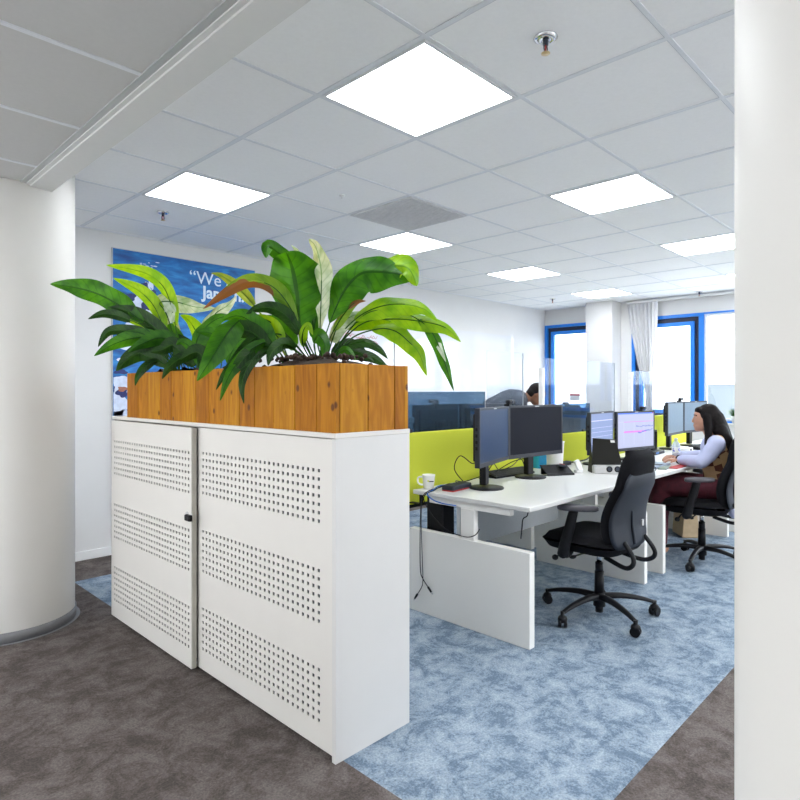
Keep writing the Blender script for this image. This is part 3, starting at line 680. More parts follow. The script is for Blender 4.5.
right = [
 Lf([(318, 362), (309, 345), (300, 322), (297, 295), (292, 268), (286, 252, -.05)], 60, 'mid', face=.15, shape=.2, wav=.16, pk=1.5),
 Lf([(296, 262, .02), (280, 254, .0), (268, 246, -.04), (266, 258, -.09)], 15, 'mid', face=.2, shape=.0, stemr=.001),
 Lf([(322, 362), (320, 335), (321, 300), (321, 270), (316, 248), (309, 239, -.03)], 19, 'pale', face=.4, shape=.2, wav=.22, pk=1.3),
 Lf([(322, 362), (312, 320, .06), (304, 275, .1), (298, 254, .1), (291, 245, .1)], 13, 'pale', face=.4, shape=.4),
 Lf([(318, 360), (324, 340), (334, 312), (346, 288), (362, 273), (384, 272), (417, 277, .03)], 40, 'mid', face=.25, shape=.25, wav=.2, pk=1.0),
 Lf([(345, 292, .02), (365, 272, .03), (388, 266, .03), (408, 268, .02), (417, 286, 0)], 30, 'lime', face=.4, shape=.0, wav=.3, stemr=.001, pk=1.2),
 Lf([(328, 362), (340, 336), (357, 318), (378, 307), (402, 304), (424, 309), (438, 321)], 22, 'lime', face=.55, shape=.35, wav=.1),
 Lf([(330, 362), (345, 336), (366, 314), (390, 310), (412, 316), (430, 330), (441, 352), (454, 391)], 12, 'mid', face=.35, shape=.58, wav=.15),
 Lf([(428, 324, .01), (434, 334, .01), (439, 345, .0), (446, 362, -.01)], 7, 'pale', face=.35, shape=.0, stemr=.001),
 Lf([(328, 362), (345, 338), (366, 322), (395, 319), (425, 322), (446, 328), (461, 342)], 18, 'lime', face=.5, shape=.5),
 Lf([(330, 362), (352, 338), (378, 329), (395, 331), (408, 341), (419, 353), (427, 376)], 19, 'lime', face=.5, shape=.4, wav=.1),
 Lf([(328, 362), (345, 332, .05), (368, 318, .06), (392, 322, .07), (412, 338, .08)], 22, 'lime', face=.5, shape=.35),
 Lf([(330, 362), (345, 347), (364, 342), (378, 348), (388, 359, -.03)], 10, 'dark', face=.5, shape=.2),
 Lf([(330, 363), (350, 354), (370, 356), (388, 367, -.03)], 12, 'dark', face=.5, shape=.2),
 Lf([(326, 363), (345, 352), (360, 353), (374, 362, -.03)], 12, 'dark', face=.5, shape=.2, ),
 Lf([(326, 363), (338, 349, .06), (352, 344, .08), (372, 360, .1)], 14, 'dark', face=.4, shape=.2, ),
 Lf([(326, 362), (336, 330), (348, 318, .03), (362, 314, .05), (372, 320, .06)], 16, 'pale', face=.6, shape=.2),
 Lf([(322, 362), (330, 338), (344, 314), (356, 302), (366, 301)], 10, 'brown', face=.5, shape=.4),
 Lf([(314, 362), (300, 330), (288, 304), (273, 287), (255, 281), (237, 286), (203, 309)], 15, 'brown', face=.35, shape=.25, wav=.2),
 Lf([(314, 362), (299, 334), (286, 316), (270, 308), (256, 309), (246, 314, -.02)], 15, 'dark', face=.35, shape=.3),
 Lf([(310, 362), (288, 336), (266, 320), (245, 318), (230, 330, -.1), (212, 358, -.18), (197, 381, -.2)], 24, 'mid', face=.25, shape=.5, dep=2.45),
 Lf([(310, 362), (288, 338), (268, 334), (251, 341), (236, 360, -.08), (224, 375, -.14), (216, 390, -.15)], 11, 'dark', face=.3, shape=.4),
 Lf([(310, 362), (290, 341), (266, 342), (247, 353, -.06), (230, 374, -.14), (220, 401, -.16)], 12, 'mid', face=.3, shape=.35),
 Lf([(310, 362), (290, 348), (264, 352), (250, 363, -.08), (242, 383, -.14), (244, 404, -.15)], 10, 'dark', face=.3, shape=.35),
 Lf([(310, 362), (285, 345), (262, 347), (246, 356, -.08), (235, 370, -.12), (226, 384, -.14)], 13, 'dark', face=.4, shape=.35),
 Lf([(318, 362), (314, 345), (318, 335, -.05), (325, 345, -.08), (323, 358, -.09)], 14, 'mid', face=.4, shape=.3),
 Lf([(312, 362), (303, 345), (303, 332, -.03), (308, 325, -.05), (313, 335, -.06)], 9, 'lime', face=.4, shape=.3),
 Lf([(316, 362), (314, 330, .06), (318, 306, .1), (314, 298, .12)], 15, 'mid', face=.4, shape=.35),
 Lf([(290, 364), (272, 330, .05), (256, 308, .08), (238, 288, .1), (222, 276, .1), (211, 273, .1)], 12, 'tip', face=.2, shape=.55, stemr=.005, sm='tip'),
 Lf([(288, 364), (266, 335), (248, 320), (236, 316), (222, 320)], 19, 'mid', face=.5, shape=.25, wav=.1),
 Lf([(284, 364), (262, 340), (244, 330), (224, 335), (212, 345)], 18, 'dark', face=.4, shape=.25),
 Lf([(290, 364), (280, 340), (262, 325, .05), (240, 322, .08)], 20, 'lime', face=.6, shape=.25),
 Lf([(300, 364), (290, 340, .08), (272, 322, .12), (256, 318, .12)], 18, 'mid', face=.5, shape=.25),
 Lf([(304, 364), (296, 350, .0), (284, 344, -.05), (272, 352, -.1), (268, 366, -.12)], 12, 'dark', face=.4, shape=.25),
 Lf([(330, 364), (336, 356, .0), (346, 350, -.03), (356, 360, -.06)], 9, 'mid', face=.4, shape=.2),
]
D2 = 2.95
left = [
 Lf([(182, 374), (160, 334), (138, 318), (117, 304), (95, 293), (72, 287), (50, 284)], 24, 'mid', dep=D2, face=.3, shape=.38, wav=.16, pk=.9),
 Lf([(180, 372), (176, 330), (170, 302), (161, 284), (142, 272), (106, 265)], 15, 'lime', dep=D2, face=.4, shape=.3),
 Lf([(180, 372), (166, 335), (155, 308), (139, 291), (113, 278)], 16, 'lime', dep=D2, face=.35, shape=.35),
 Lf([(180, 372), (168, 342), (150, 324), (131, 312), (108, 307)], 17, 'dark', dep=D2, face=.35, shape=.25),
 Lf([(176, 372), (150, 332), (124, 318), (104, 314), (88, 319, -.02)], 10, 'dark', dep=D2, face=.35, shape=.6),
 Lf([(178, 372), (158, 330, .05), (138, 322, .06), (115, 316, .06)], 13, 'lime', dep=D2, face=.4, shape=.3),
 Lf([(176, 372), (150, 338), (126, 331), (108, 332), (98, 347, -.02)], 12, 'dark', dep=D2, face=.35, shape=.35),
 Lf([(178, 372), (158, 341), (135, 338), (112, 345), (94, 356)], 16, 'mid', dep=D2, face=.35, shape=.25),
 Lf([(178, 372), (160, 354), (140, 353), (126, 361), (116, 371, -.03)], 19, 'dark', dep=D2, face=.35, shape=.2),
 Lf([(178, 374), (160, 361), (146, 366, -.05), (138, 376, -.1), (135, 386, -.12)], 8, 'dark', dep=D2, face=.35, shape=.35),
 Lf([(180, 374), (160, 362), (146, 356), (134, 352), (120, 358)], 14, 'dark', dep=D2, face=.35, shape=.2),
 Lf([(184, 374), (168, 318), (160, 303), (176, 302), (196, 307), (215, 308)], 20, 'pale', dep=D2, face=.35, shape=.35, wav=.15),
 Lf([(196, 374), (204, 334), (214, 315), (228, 305), (236, 296)], 20, 'pale', dep=D2, face=.5, shape=.3, wav=.1),
 Lf([(184, 374), (176, 340), (174, 322), (172, 310)], 12, 'pale', dep=D2+.1, face=.5, shape=.2),
 Lf([(200, 374), (196, 345), (205, 328), (219, 318), (235, 316)], 19, 'mid', dep=D2-.1, face=.4, shape=.2, wav=.1),
 Lf([(200, 374), (180, 352), (172, 345), (162, 350), (150, 352)], 17, 'dark', dep=D2-.08, face=.35, shape=.15),
 Lf([(206, 374), (192, 350), (182, 342), (176, 345)], 14, 'mid', dep=D2-.1, face=.35, shape=.15),
 Lf([(206, 374), (196, 356), (182, 358), (170, 366, -.03), (162, 379, -.05)], 11, 'dark', dep=D2-.1, face=.35, shape=.25),
 Lf([(206, 374), (210, 345), (218, 330), (226, 325)], 18, 'dark', dep=D2-.1, face=.45, shape=.2),
 Lf([(196, 374), (198, 340), (190, 322), (180, 315)], 18, 'lime', dep=D2+.06, face=.45, shape=.25),
 Lf([(220, 374), (222, 350), (212, 334), (196, 332)], 16, 'mid', dep=D2-.15, face=.35, shape=.2),
 Lf([(215, 374), (205, 360), (196, 352), (180, 360)], 16, 'dark', dep=D2-.12, face=.35, shape=.2),
 Lf([(186, 374), (180, 352), (168, 330), (150, 328)], 18, 'mid', dep=D2+.02, face=.4, shape=.2),
 Lf([(190, 374), (192, 356), (186, 344), (178, 334)], 15, 'dark', dep=D2, face=.3, shape=.15),
 Lf([(225, 374), (230, 356), (238, 342), (252, 334)], 16, 'mid', dep=D2-.2, face=.4, shape=.2),
 Lf([(190, 372), (178, 345), (160, 338), (140, 345), (128, 352)], 15, 'mid', dep=D2-.05, face=.4, shape=.3),
]
plant('peace_lily', right, (320, 364), 2.42, 'big paddle-leaved green plant at the near end of the planter, with browned leaf edges', [])
plant('peace_lily', left, (190, 374), D2, 'dense dark green leafy plant at the far end of the planter, reaching over the column', [])

# ------------------------------------------------------------------ desks and screens
DZ = .70
def desk(x0, x1, y0, y1, label, group, flip=False, inset_r=.26, inset_l=.0):
    t = empty('office_desk', (x0, y0, 0), 0, label, 'desk', group)
    w = x1-x0; d = y1-y0
    b = MB(); b.box(0, 0, DZ-.024, w, d, DZ, 'desk', bev=.003, seg=2); b.build('desktop', t)
    for xl in (inset_l+.002, w-inset_r-.048):
        b = MB(); b.box(xl, .002, .0, xl+.046, d+.03, .475, 'desk_leg', bev=.0025, seg=1); b.build('leg_panel', t)
        b = MB(); b.box(xl-.001+.004, d/2-.045, .475, xl+.042, d/2+.045, DZ-.06, 'desk_leg', bev=.002, seg=1); b.build('lifting_post', t)
        b = MB(); b.box(xl+.005, .12, DZ-.06, xl+.041, d-.12, DZ-.024, 'desk_leg', bev=.002, seg=1); b.build('cross_beam', t)
    ym = (d-.16) if not flip else .16
    if not flip: b = MB(); b.box(inset_l+.25, ym, .34, w-inset_r-.06, ym+.012, DZ-.10, 'desk_grey'); b.build('modesty_panel', t)
    b = MB(); b.box(.10, d/2-.02, DZ-.055, w-.1, d/2+.02, DZ-.024, 'desk_leg'); b.build('frame_rail', t)
    return t
DY0, DY1 = 1.60, 2.385
desk(2.553, 4.252, DY0, DY1, 'near white sit-stand desk with the two dark monitors', 'front row desks')
desk(4.258, 5.96, DY0, DY1, 'middle white sit-stand desk with the lit screens, where the woman sits', 'front row desks', inset_r=.20)
desk(5.966, 7.66, DY0, DY1, 'far white sit-stand desk beyond the woman, nearest the windows', 'front row desks', inset_r=.05)
FY0, FY1 = 2.60, 3.34
desk(2.553, 4.252, FY0, FY1, 'white desk on the far side of the lime screen, behind the near desk', 'back row desks', True, inset_r=.03)
desk(4.258, 5.96, FY0, FY1, 'white desk behind the lime screen where the man bends down', 'back row desks', True, inset_r=.20)
desk(5.966, 7.66, FY0, FY1, 'white desk behind the lime screen in the window corner', 'back row desks', True, inset_r=.05)
def felt(x0, x1, top, label):
    t = empty('desk_screen', (x0, 2.48, 0), 0, label, 'desk screen', 'lime green desk screens')
    b = MB(); b.box(0, 0, .585, x1-x0, .036, top, 'green', bev=.008, seg=3); b.build('felt_panel', t)
    b = MB(); b.box(.0, .008, .565, x1-x0, .028, .585, 'black'); b.build('bottom_rail', t)
    for xx in (.12, x1-x0-.15):
        b = MB(); b.box(xx, -.085, .600, xx+.03, 0.0, .606, 'black'); b.box(xx, -.09, .600, xx+.03, -.084, .676, 'black'); b.build('bracket', t)
    return t
felt(2.50, 4.136, 1.02, 'lime green felt screen behind the near dark monitors')
felt(4.168, 5.79, .92, 'lime green felt screen, the lowest one, behind the lit monitors')
felt(5.82, 7.50, 1.01, 'lime green felt screen behind the pale monitors nearest the windows')
def sheet(x0, x1, z0, z1, m, label, name, cat, group, edge=True):
    t = empty(name, (x0, 2.494, z0), 0, label, cat, group)
    b = MB(); b.box(0, 0, 0, x1-x0, .005, z1-z0, m); b.build('sheet', t)
    if edge:
        b = MB(); b.box(x1-x0, -.0005, 0, x1-x0+.004, .0055, z1-z0, 'desk_grey'); b.build('edge', t)
    for xx in (.1, x1-x0-.14):
        b = MB(); b.box(xx, -.007, -.004, xx+.04, .012, .02, 'black', bev=.002, seg=1); b.build('clamp', t)
    return t
sheet(2.52, 3.405, 1.021, 1.268, 'tint', 'smoked glass strip on the near lime screen, in front of two monitor backs', 'tinted_divider', 'desk divider', 'smoked glass strips')
sheet(4.18, 4.955, .921, 1.165, 'tint', 'smoked glass strip on the low lime screen beside the narrow window', 'tinted_divider', 'desk divider', 'smoked glass strips')
sheet(3.43, 3.885, 1.021, 1.556, 'acryl', 'clear acrylic sheet above the near dark monitors, left of the bending man', 'acrylic_divider', 'desk divider', 'clear acrylic sheets')
s2 = sheet(4.19, 5.47, .921, 1.535, 'acryl', 'clear acrylic sheet in front of the narrow window and white pier', 'acrylic_divider', 'desk divider', 'clear acrylic sheets'); s2.location.y = 2.504
sheet(5.83, 7.0, 1.011, 1.47, 'acryl', 'clear acrylic sheet in front of the gathered blind', 'acrylic_divider', 'desk divider', 'clear acrylic sheets')
def post(x, top, base, label):
    t = empty('screen_post', (x, 2.475, base), 0, label, 'post', 'white posts between the desk screens')
    b = MB(); b.box(-.013, 0, 0, .013, .04, top-base, 'postwhite', bev=.003, seg=1); b.build('post_body', t)
    b = MB(); b.box(-.02, -.01, 0, .02, .05, .012, 'postwhite'); b.build('foot_plate', t)
post(4.152, 1.455, .60, 'white upright post right beside the bending man\'s head')
post(5.806, 1.457, .60, 'white upright post between the white pier and the blind')

# ------------------------------------------------------------------ monitors
def monitor(A, B, ztop, scr, label, h=.33, base_z=DZ, buttons=True, back=False, group='computer monitors'):
    """screen face spans from A (left, seen from its user) to B"""
    A = V((A[0], A[1], 0)); B = V((B[0], B[1], 0)); c = (A+B)/2; w = (B-A).length; rz = math.atan2(B.y-A.y, B.x-A.x)
    t = empty('computer_monitor', (c.x, c.y, base_z), rz, label, 'monitor', group)
    zt = ztop-base_z; zb = zt-h; bz = .013
    b = MB(); b.box(-w/2, .0, zb, w/2, .026, zt, 'bezel', bev=.003, seg=1)
    b.box(-w/2+.03, .026, zb+.03, w/2-.03, .05, zt-.03, 'black', bev=.01, seg=2)
    b.build('housing', t)
    b = MB(); b.box(-w/2, -.004, zt-bz, w/2, .001, zt, 'bezel'); b.box(-w/2, -.004, zb, w/2, .001, zb+.024, 'bezel'); b.box(-w/2, -.004, zb+.024, -w/2+bz, .001, zt-bz, 'bezel'); b.box(w/2-bz, -.004, zb+.024, w/2, .001, zt-bz, 'bezel')
    b.build('bezel', t)
    sc_ = MB(); x0, x1, z0, z1 = -w/2+bz, w/2-bz, zb+.024, zt-bz
    sc_.box(x0, -.0015, z0, x1, .0005, z1, scr)
    if scr == 'scr_on':
        ww = x1-x0; hh = z1-z0
        sc_.box(x0, -.0022, z1-.010, x1, -.0014, z1, 'bar_blue'); sc_.box(x1-.02, -.0025, z1-.009, x1-.004, -.0014, z1-.001, 'red')
        sc_.box(x0+ww*.16, -.0022, z0+hh*.735, x1, -.0014, z0+hh*.75, 'ink_purple'); sc_.box(x0+ww*.02, -.0022, z0+hh*.745, x0+ww*.15, -.0014, z0+hh*.75, 'ink_line')
        sc_.box(x0+ww*.16, -.0022, z0+hh*.43, x0+ww*.78, -.0014, z0+hh*.48, 'ink_purple')
        for k in range(14):
            xa = x0+ww*(.5+.035*k); zz = z0+hh*(.58+.02*random.random()); sc_.box(xa, -.0022, zz, xa+ww*.02, -.0014, zz+hh*random.uniform(.012, .04), 'ink_blue')
        for k in range(12):
            xa = x0+ww*(.55+.035*k); zz = z0+hh*(.38+.008*k+.03*random.random()); sc_.box(xa, -.0026, zz, xa+ww*.035, -.0014, zz+hh*random.uniform(.015, .04), 'ink_blue')
        for k in range(3): xa = x0+ww*(.16+.28*k); sc_.box(xa, -.0021, z0+hh*.08, xa+ww*.004, -.0014, z0+hh*.73, 'ink_line')
    if scr == 'scr_blue':
        for k, zz in enumerate((.80, .62, .5, .38, .2)): sc_.box(x0+.01, -.0021, z0+(z1-z0)*zz, x1-.01, -.0014, z0+(z1-z0)*(zz+(.02 if k == 0 else .006)), 'ink_line')
    sc_.build('display', t)
    b = MB(); b.box(-.03, .045, .02, .03, .085, (zt+zb)/2+.04, 'black', bev=.006, seg=2); b.box(-.06, .03, (zt+zb)/2-.05, .06, .06, (zt+zb)/2+.05, 'black', bev=.006); b.build('stand_neck', t)
    b = MB(); b.lathe([(0, 0), (.100, 0), (.103, .004), (.098, .010), (.04, .013), (0, .013)], 'black', (0, .05, 0), 36); b.build('stand_base', t)
    if buttons:
        b = MB()
        for k in range(4): b.box(-w/2-.004, .006, zb+.10+k*.035, -w/2+.001, .02, zb+.118+k*.035, 'black')
        b.box(-.022, -.0052, zt-.010, .022, -.0035, zt-.005, 'silver'); b.build('buttons', t)
    return t
monitor((2.655, 1.985), (3.145, 2.125), 1.178, 'scr_semi', 'near left dark monitor reflecting blue light, next to the black docking box')
monitor((3.155, 2.13), (3.735, 2.085), 1.180, 'scr_dark', 'near right black monitor with a switched-off screen', h=.335)
monitor((4.175, 2.10), (4.638, 2.135), 1.112, 'scr_blue', 'middle monitor with a bluish lit screen, partly behind the black stand', h=.32)
monitor((4.645, 2.11), (5.16, 2.014), 1.105, 'scr_on', 'bright lit monitor showing a planning chart with a purple bar', h=.32)
monitor((5.80, 2.14), (6.33, 2.18), 1.165, 'scr_pale', 'left pale grey-blue monitor before the windows, left of the woman', h=.32)
monitor((6.34, 2.18), (6.84, 2.12), 1.165, 'scr_pale', 'right pale grey-blue monitor beside the woman\'s head', h=.32)
# far side: screens face away
monitor((3.62, 2.93), (3.10, 2.90), 1.172, 'scr_dark', 'black monitor back behind the smoked glass, the one with the webcam', group='computer monitors')
monitor((4.16, 2.86), (3.66, 2.93), 1.172, 'scr_dark', 'black monitor back behind the near left monitor, seen over its edge')
monitor((5.56, 2.93), (5.08, 2.90), 1.127, 'scr_dark', 'black monitor back behind the smoked glass by the narrow window')
def webcam(p, rz, label, antenna=False):
    t = empty('webcam', p, rz, label, 'webcam', 'webcams')
    b = MB(); b.box(-.045, -.02, .012, .045, .012, .038, 'black', bev=.009, seg=3); b.build('camera_body', t)
    b = MB(); b.cyl((0, -.024, .025), (0, -.018, .025), .009, .009, 'darkmetal', 14); b.build('lens', t)
    b = MB(); b.box(-.02, -.006, 0.0, .02, .03, .013, 'black', bev=.003, seg=1); b.box(-.015, .026, -.03, .015, .032, .006, 'black'); b.build('clip', t)
    return t
webcam((3.17, 2.132, 1.180), .2, 'black webcam clipped on top between the two near dark monitors')
webcam((3.34, 2.905, 1.172), pi, 'black webcam on the monitor behind the smoked glass')
webcam((5.27, 2.90, 1.127), pi, 'black webcam on the monitor by the narrow window')
webcam((4.98, 2.04, 1.106), 0, 'grey-black webcam on top of the lit planning monitor')
w5 = webcam((6.22, 2.17, 1.165), 0, 'webcam with a thin upright rod on the pale monitors')
b = MB(); b.cyl((0, .004, .036), (0, .004, .23), .004, .003, 'darkmetal', 8); b.build('rod', w5)

# ------------------------------------------------------------------ things on the near desk
t = empty('mug', (2.64, 2.34, DZ), 0, 'white mug with a small dark mark at the desk corner', 'mug')
b = MB(); b.lathe([(0, 0), (.026, 0), (.030, .006), (.034, .04), (.0375, .075), (.039, .083), (.0365, .083), (.034, .07), (.028, .01), (0, .008)], 'mug', n=32); b.build('cup', t)
b = MB(); c = -RT; b.tube([c*.034+V((0, 0, .070)), c*.060+V((0, 0, .066)), c*.063+V((0, 0, .040)), c*.050+V((0, 0, .026)), c*.033+V((0, 0, .024))], .0055, 'mug', 10); b.build('handle', t)
b = MB(); f = -FW*.0377+RT*.006
b.box(-.013, -.001, .045, .013, .001, .050, 'shell', mtx=Matrix.Translation(f+RT*.008) @ Matrix.Rotation(YAW-pi/2, 4, 'Z')); b.box(-.005, -.001, .046, .005, .001, .054, 'green', mtx=Matrix.Translation(f-RT*.010) @ Matrix.Rotation(YAW-pi/2, 4, 'Z')); b.build('printed_mark', t)
t = empty('docking_station', (2.735, 2.205, DZ), R(6), 'flat dark docking box with a red underside edge, in front of the left monitor', 'docking station')
b = MB(); b.box(-.10, -.04, .006, .10, .04, .033, 'shell', bev=.006, seg=2); b.build('case', t); b = MB(); b.box(-.097, -.037, 0, .097, .037, .007, 'red'); b.build('red_base', t)
def keyboard(loc, rz, label, w=.42, d=.14, tilt=0):
    t = empty('keyboard', loc, rz, label, 'keyboard', 'keyboards')
    b = MB(); b.prism([(-w/2, -d/2, 0), (-w/2, d/2, 0), (-w/2, d/2, .036), (-w/2, -d/2, .012)], (w, 0, 0), 'black'); b.build('tray', t)
    b = MB()
    for r_ in range(6):
        for c_ in range(20):
            x = -w/2+.012+(w-.024)*c_/20; y = -d/2+.012+(d-.024)*r_/6; z = .012+.024*(r_+.5)/6
            b.box(x+.001, y+.001, z, x+(w-.024)/20-.001, y+(d-.024)/6-.0015, z+.006, 'key')
    b.build('keys', t); return t
keyboard((3.45, 2.322, DZ), R(-4), 'black keyboard lying behind the stand of the near right monitor', d=.11)
keyboard((6.36, 1.99, DZ), R(-3), 'black keyboard under the pale monitors, behind the water bottle')
t = empty('document_holder', (3.70, 2.11, DZ), R(-30), 'black sloping document holder between the near right monitor and the white bin', 'document holder'); t.scale = (.78, .78, .78)
b = MB(); b.prism([(-.16, -.07, .0), (-.16, -.07, .006), (.10, -.07, .006), (.10, -.07, 0)], (0, .002, 0), 'black'); b.prism([(-.13, -.08, .008), (.13, -.08, .008), (.13, .06, .075), (-.13, .06, .075)], (0, -.002, .005), 'black'); b.box(-.12, .045, 0, .12, .055, .072, 'black'); b.box(-.13, -.085, 0, .13, -.075, .02, 'black'); b.build('slope', t)
t = empty('computer_mouse', (3.74, 2.085, DZ+.050), R(-20), 'dark mouse with a red stripe on the sloping holder', 'mouse')
b = MB(); b.ball((0, 0, .006), .03, 'shell', 3, (.8, 1.35, .45)); b.build('shell', t); b = MB(); b.box(-.004, -.02, .018, .004, .03, .0205, 'red', bev=.001, seg=1); b.build('stripe', t)
t = empty('carton', (3.93, 2.37, DZ), R(-10), 'bright blue carton standing left of the white bin', 'carton')
b = MB(); b.box(-.05, -.03, 0, .035, .03, .15, 'cyan', bev=.002, seg=1); b.build('body', t); b = MB(); b.prism([(-.05, -.03, .15), (-.05, .03, .15), (-.05, 0, .172)], (.085, 0, 0), 'cyan'); b.build('gable_top', t)
t = empty('paper_bin', (3.90, 2.235, DZ), 0, 'tall white tapered paper bin on the desk beside the near right monitor', 'bin')
b = MB(); b.lathe([(0, 0), (.050, 0), (.054, .004), (.066, .20), (.070, .204), (.068, .208), (.062, .204), (.050, .01), (0, .01)], 'white', n=36); b.build('bucket', t)
# cables on and over the near corner
def cable(name, pts, r, m, label, ends=None):
    o_ = empty(name, pts[0], 0, label, 'cable', 'cables at the near desk corner')
    P = [V(p)-V(pts[0]) for p in pts]; b = MB(); b.tube(P, r, m, 8); b.build('cord', o_)
    if ends:
        a = P[-1]; d = (P[-1]-P[-2]).normalized(); b = MB(); b.cyl(a, a+d*.035, .0065, .0055, 'black', 10); b.cyl(a+d*.035, a+d*.047, .004, .004, 'silver', 8); b.build('plug', o_)
    return o_
E = 2.553
cable('black_cable', [(2.86, 2.25, DZ+.006), (2.76, 2.28, DZ+.022), (2.66, 2.27, DZ+.012), (2.57, 2.27, DZ+.006), (2.540, 2.29, DZ-.02), (2.540, 2.31, .62), (2.540, 2.317, .42), (2.540, 2.314, .249), (2.54, 2.294, .202), (2.54, 2.256, .165)], .0028, 'black', 'black cable hanging down the white leg panel with its plug near the floor', True)
cable('black_cable', [(2.84, 2.24, DZ+.008), (2.70, 2.27, DZ+.020), (2.58, 2.25, DZ+.006), (2.540, 2.27, DZ-.01), (2.54, 2.287, .653), (2.54, 2.241, .591), (2.54, 2.182, .544), (2.54, 2.117, .51), (2.54, 2.04, .496), (2.54, 1.972, .496), (2.545, 1.925, .515), (2.56, 1.91, .545)], .0028, 'black', 'black cable sagging in a loop across the leg panel and lifting post')
cable('black_cable', [(2.534, 2.30, .66), (2.534, 2.302, .50), (2.534, 2.294, .31), (2.534, 2.290, .197), (2.534, 2.30, .155), (2.534, 2.333, .107)], .0022, 'shell', 'thin grey cable with a small plug hanging lowest on the leg panel', True)
cable('blue_cable', [(2.80, 2.27, DZ+.008), (2.68, 2.28, DZ+.02), (2.58, 2.26, DZ+.006), (2.540, 2.26, DZ-.01), (2.536, 2.22, .665), (2.54, 2.15, .652), (2.548, 2.06, .650)], .0035, 'cable_blue', 'blue network cable curling under the desk edge')
cable('black_cable', [(2.83, 2.26, DZ+.005), (2.88, 2.33, DZ+.02), (2.98, 2.34, DZ+.005), (3.06, 2.26, DZ+.04), (3.12, 2.33, DZ+.01), (3.28, 2.35, DZ+.02), (3.44, 2.30, DZ+.09), (3.50, 2.22, DZ+.12)], .003, 'black', 'black cables looping on the desk behind the near dark monitors')
cable('black_cable', [(2.90, 2.27, DZ+.005), (2.83, 2.30, DZ+.10), (2.86, 2.28, DZ+.18), (2.93, 2.24, DZ+.13), (2.92, 2.20, DZ+.16)], .003, 'black', 'black cable curving up beside the stand of the near left monitor')
cable('black_cable', [(3.13, 2.3, DZ+.01), (3.2, 2.28, DZ+.10), (3.3, 2.30, DZ+.05), (3.42, 2.28, DZ+.07), (3.6, 2.33, DZ+.10), (3.66, 2.33, DZ+.02)], .003, 'black', 'black cable arching behind the gap under the near right monitor')
cable('black_cable', [(3.10, 1.62, DZ-.03), (3.12, 1.64, .62), (3.11, 1.66, .60), (3.10, 1.66, .55), (3.09, 1.66, .50)], .003, 'black', 'short black cable dangling below the front edge of the near desk').location = (2.70, 1.70, DZ-.03)
cable('black_cable', [(4.05, 2.33, DZ+.01), (4.2, 2.30, DZ+.03), (4.35, 2.33, DZ+.01), (4.5, 2.30, DZ+.02), (4.7, 2.33, DZ+.04), (4.95, 2.28, DZ+.01)], .006, 'black', 'black cable bundle along the back of the middle desk')
t = empty('multi_socket', (4.13, 2.31, DZ), R(5), 'black power strip lying left of the lit monitors', 'power strip')
b = MB(); b.box(-.13, -.025, 0, .13, .025, .03, 'black', bev=.005); b.build('housing', t); b = MB(); b.cyl((-.06, 0, .029), (-.06, 0, .032), .016, .016, 'shell', 16); b.cyl((.03, 0, .029), (.03, 0, .032), .016, .016, 'shell', 16); b.build('sockets', t)
# hanging black box and under-desk bits
t = empty('computer_case', (2.70, 2.235, 0), 0, 'black computer case hanging under the near desk behind the leg panel', 'computer')
b = MB(); b.box(-.06, .0, .30, .05, .12, .665, 'black', bev=.004, seg=1); b.build('case', t); b = MB(); b.box(-.05, -.003, .34, .04, 0, .64, 'black_soft'); b.build('front_cover', t); b = MB(); b.box(-.03, .05, .665, .03, .09, .676, 'darkmetal'); b.build('hanger', t)
# angled black stand with sockets
t = empty('laptop_stand', (3.985, 1.872, DZ), R(-48), 'dark sloping laptop stand with two round sockets in its silver foot', 'laptop stand')
b = MB(); b.box(-.10, -.03, 0, .10, .04, .058, 'silver', bev=.006, seg=2); b.build('foot', t)
for sx_ in (.0, .055):
    b = MB(); b.cyl((sx_, -.0335, .034), (sx_, -.029, .034), .021, .021, 'black', 20); b.cyl((sx_, -.0345, .034), (sx_, -.0334, .034), .013, .013, 'darkmetal', 14); b.build('socket', t)
b = MB(); b.prism([(-.105, .02, .055), (.105, .02, .055), (.085, .10, .225), (-.075, .10, .235)], (0, .010, .003), 'olive'); b.build('sloping_plate', t)
b = MB(); b.prism([(.045, .0885, .207), (.075, .0885, .207), (.072, .096, .223), (.045, .096, .223)], (0, -.002, .001), 'silver'); b.build('badge', t)
b = MB(); b.prism([(-.105, .03, .0), (-.105, .13, .0), (-.09, .10, .2)], (.004, 0, 0), 'black'); b.prism([(.10, .03, .0), (.10, .13, .0), (.085, .10, .2)], (.004, 0, 0), 'black'); b.build('side_wings', t)
t = empty('adapter_plug', (3.895, 2.03, DZ), R(-30), 'white adapter block leaning on the left of the dark stand', 'adapter')
b = MB(); b.box(-.018, -.014, 0, .018, .014, .085, 'white', bev=.004, mtx=Matrix.Translation((0, 0, .01)) @ Matrix.Rotation(R(-25), 4, 'Y')); b.build('block', t)
b = MB(); b.box(-.045, -.02, 0, .01, .02, .02, 'silver', bev=.004); b.build('base', t)
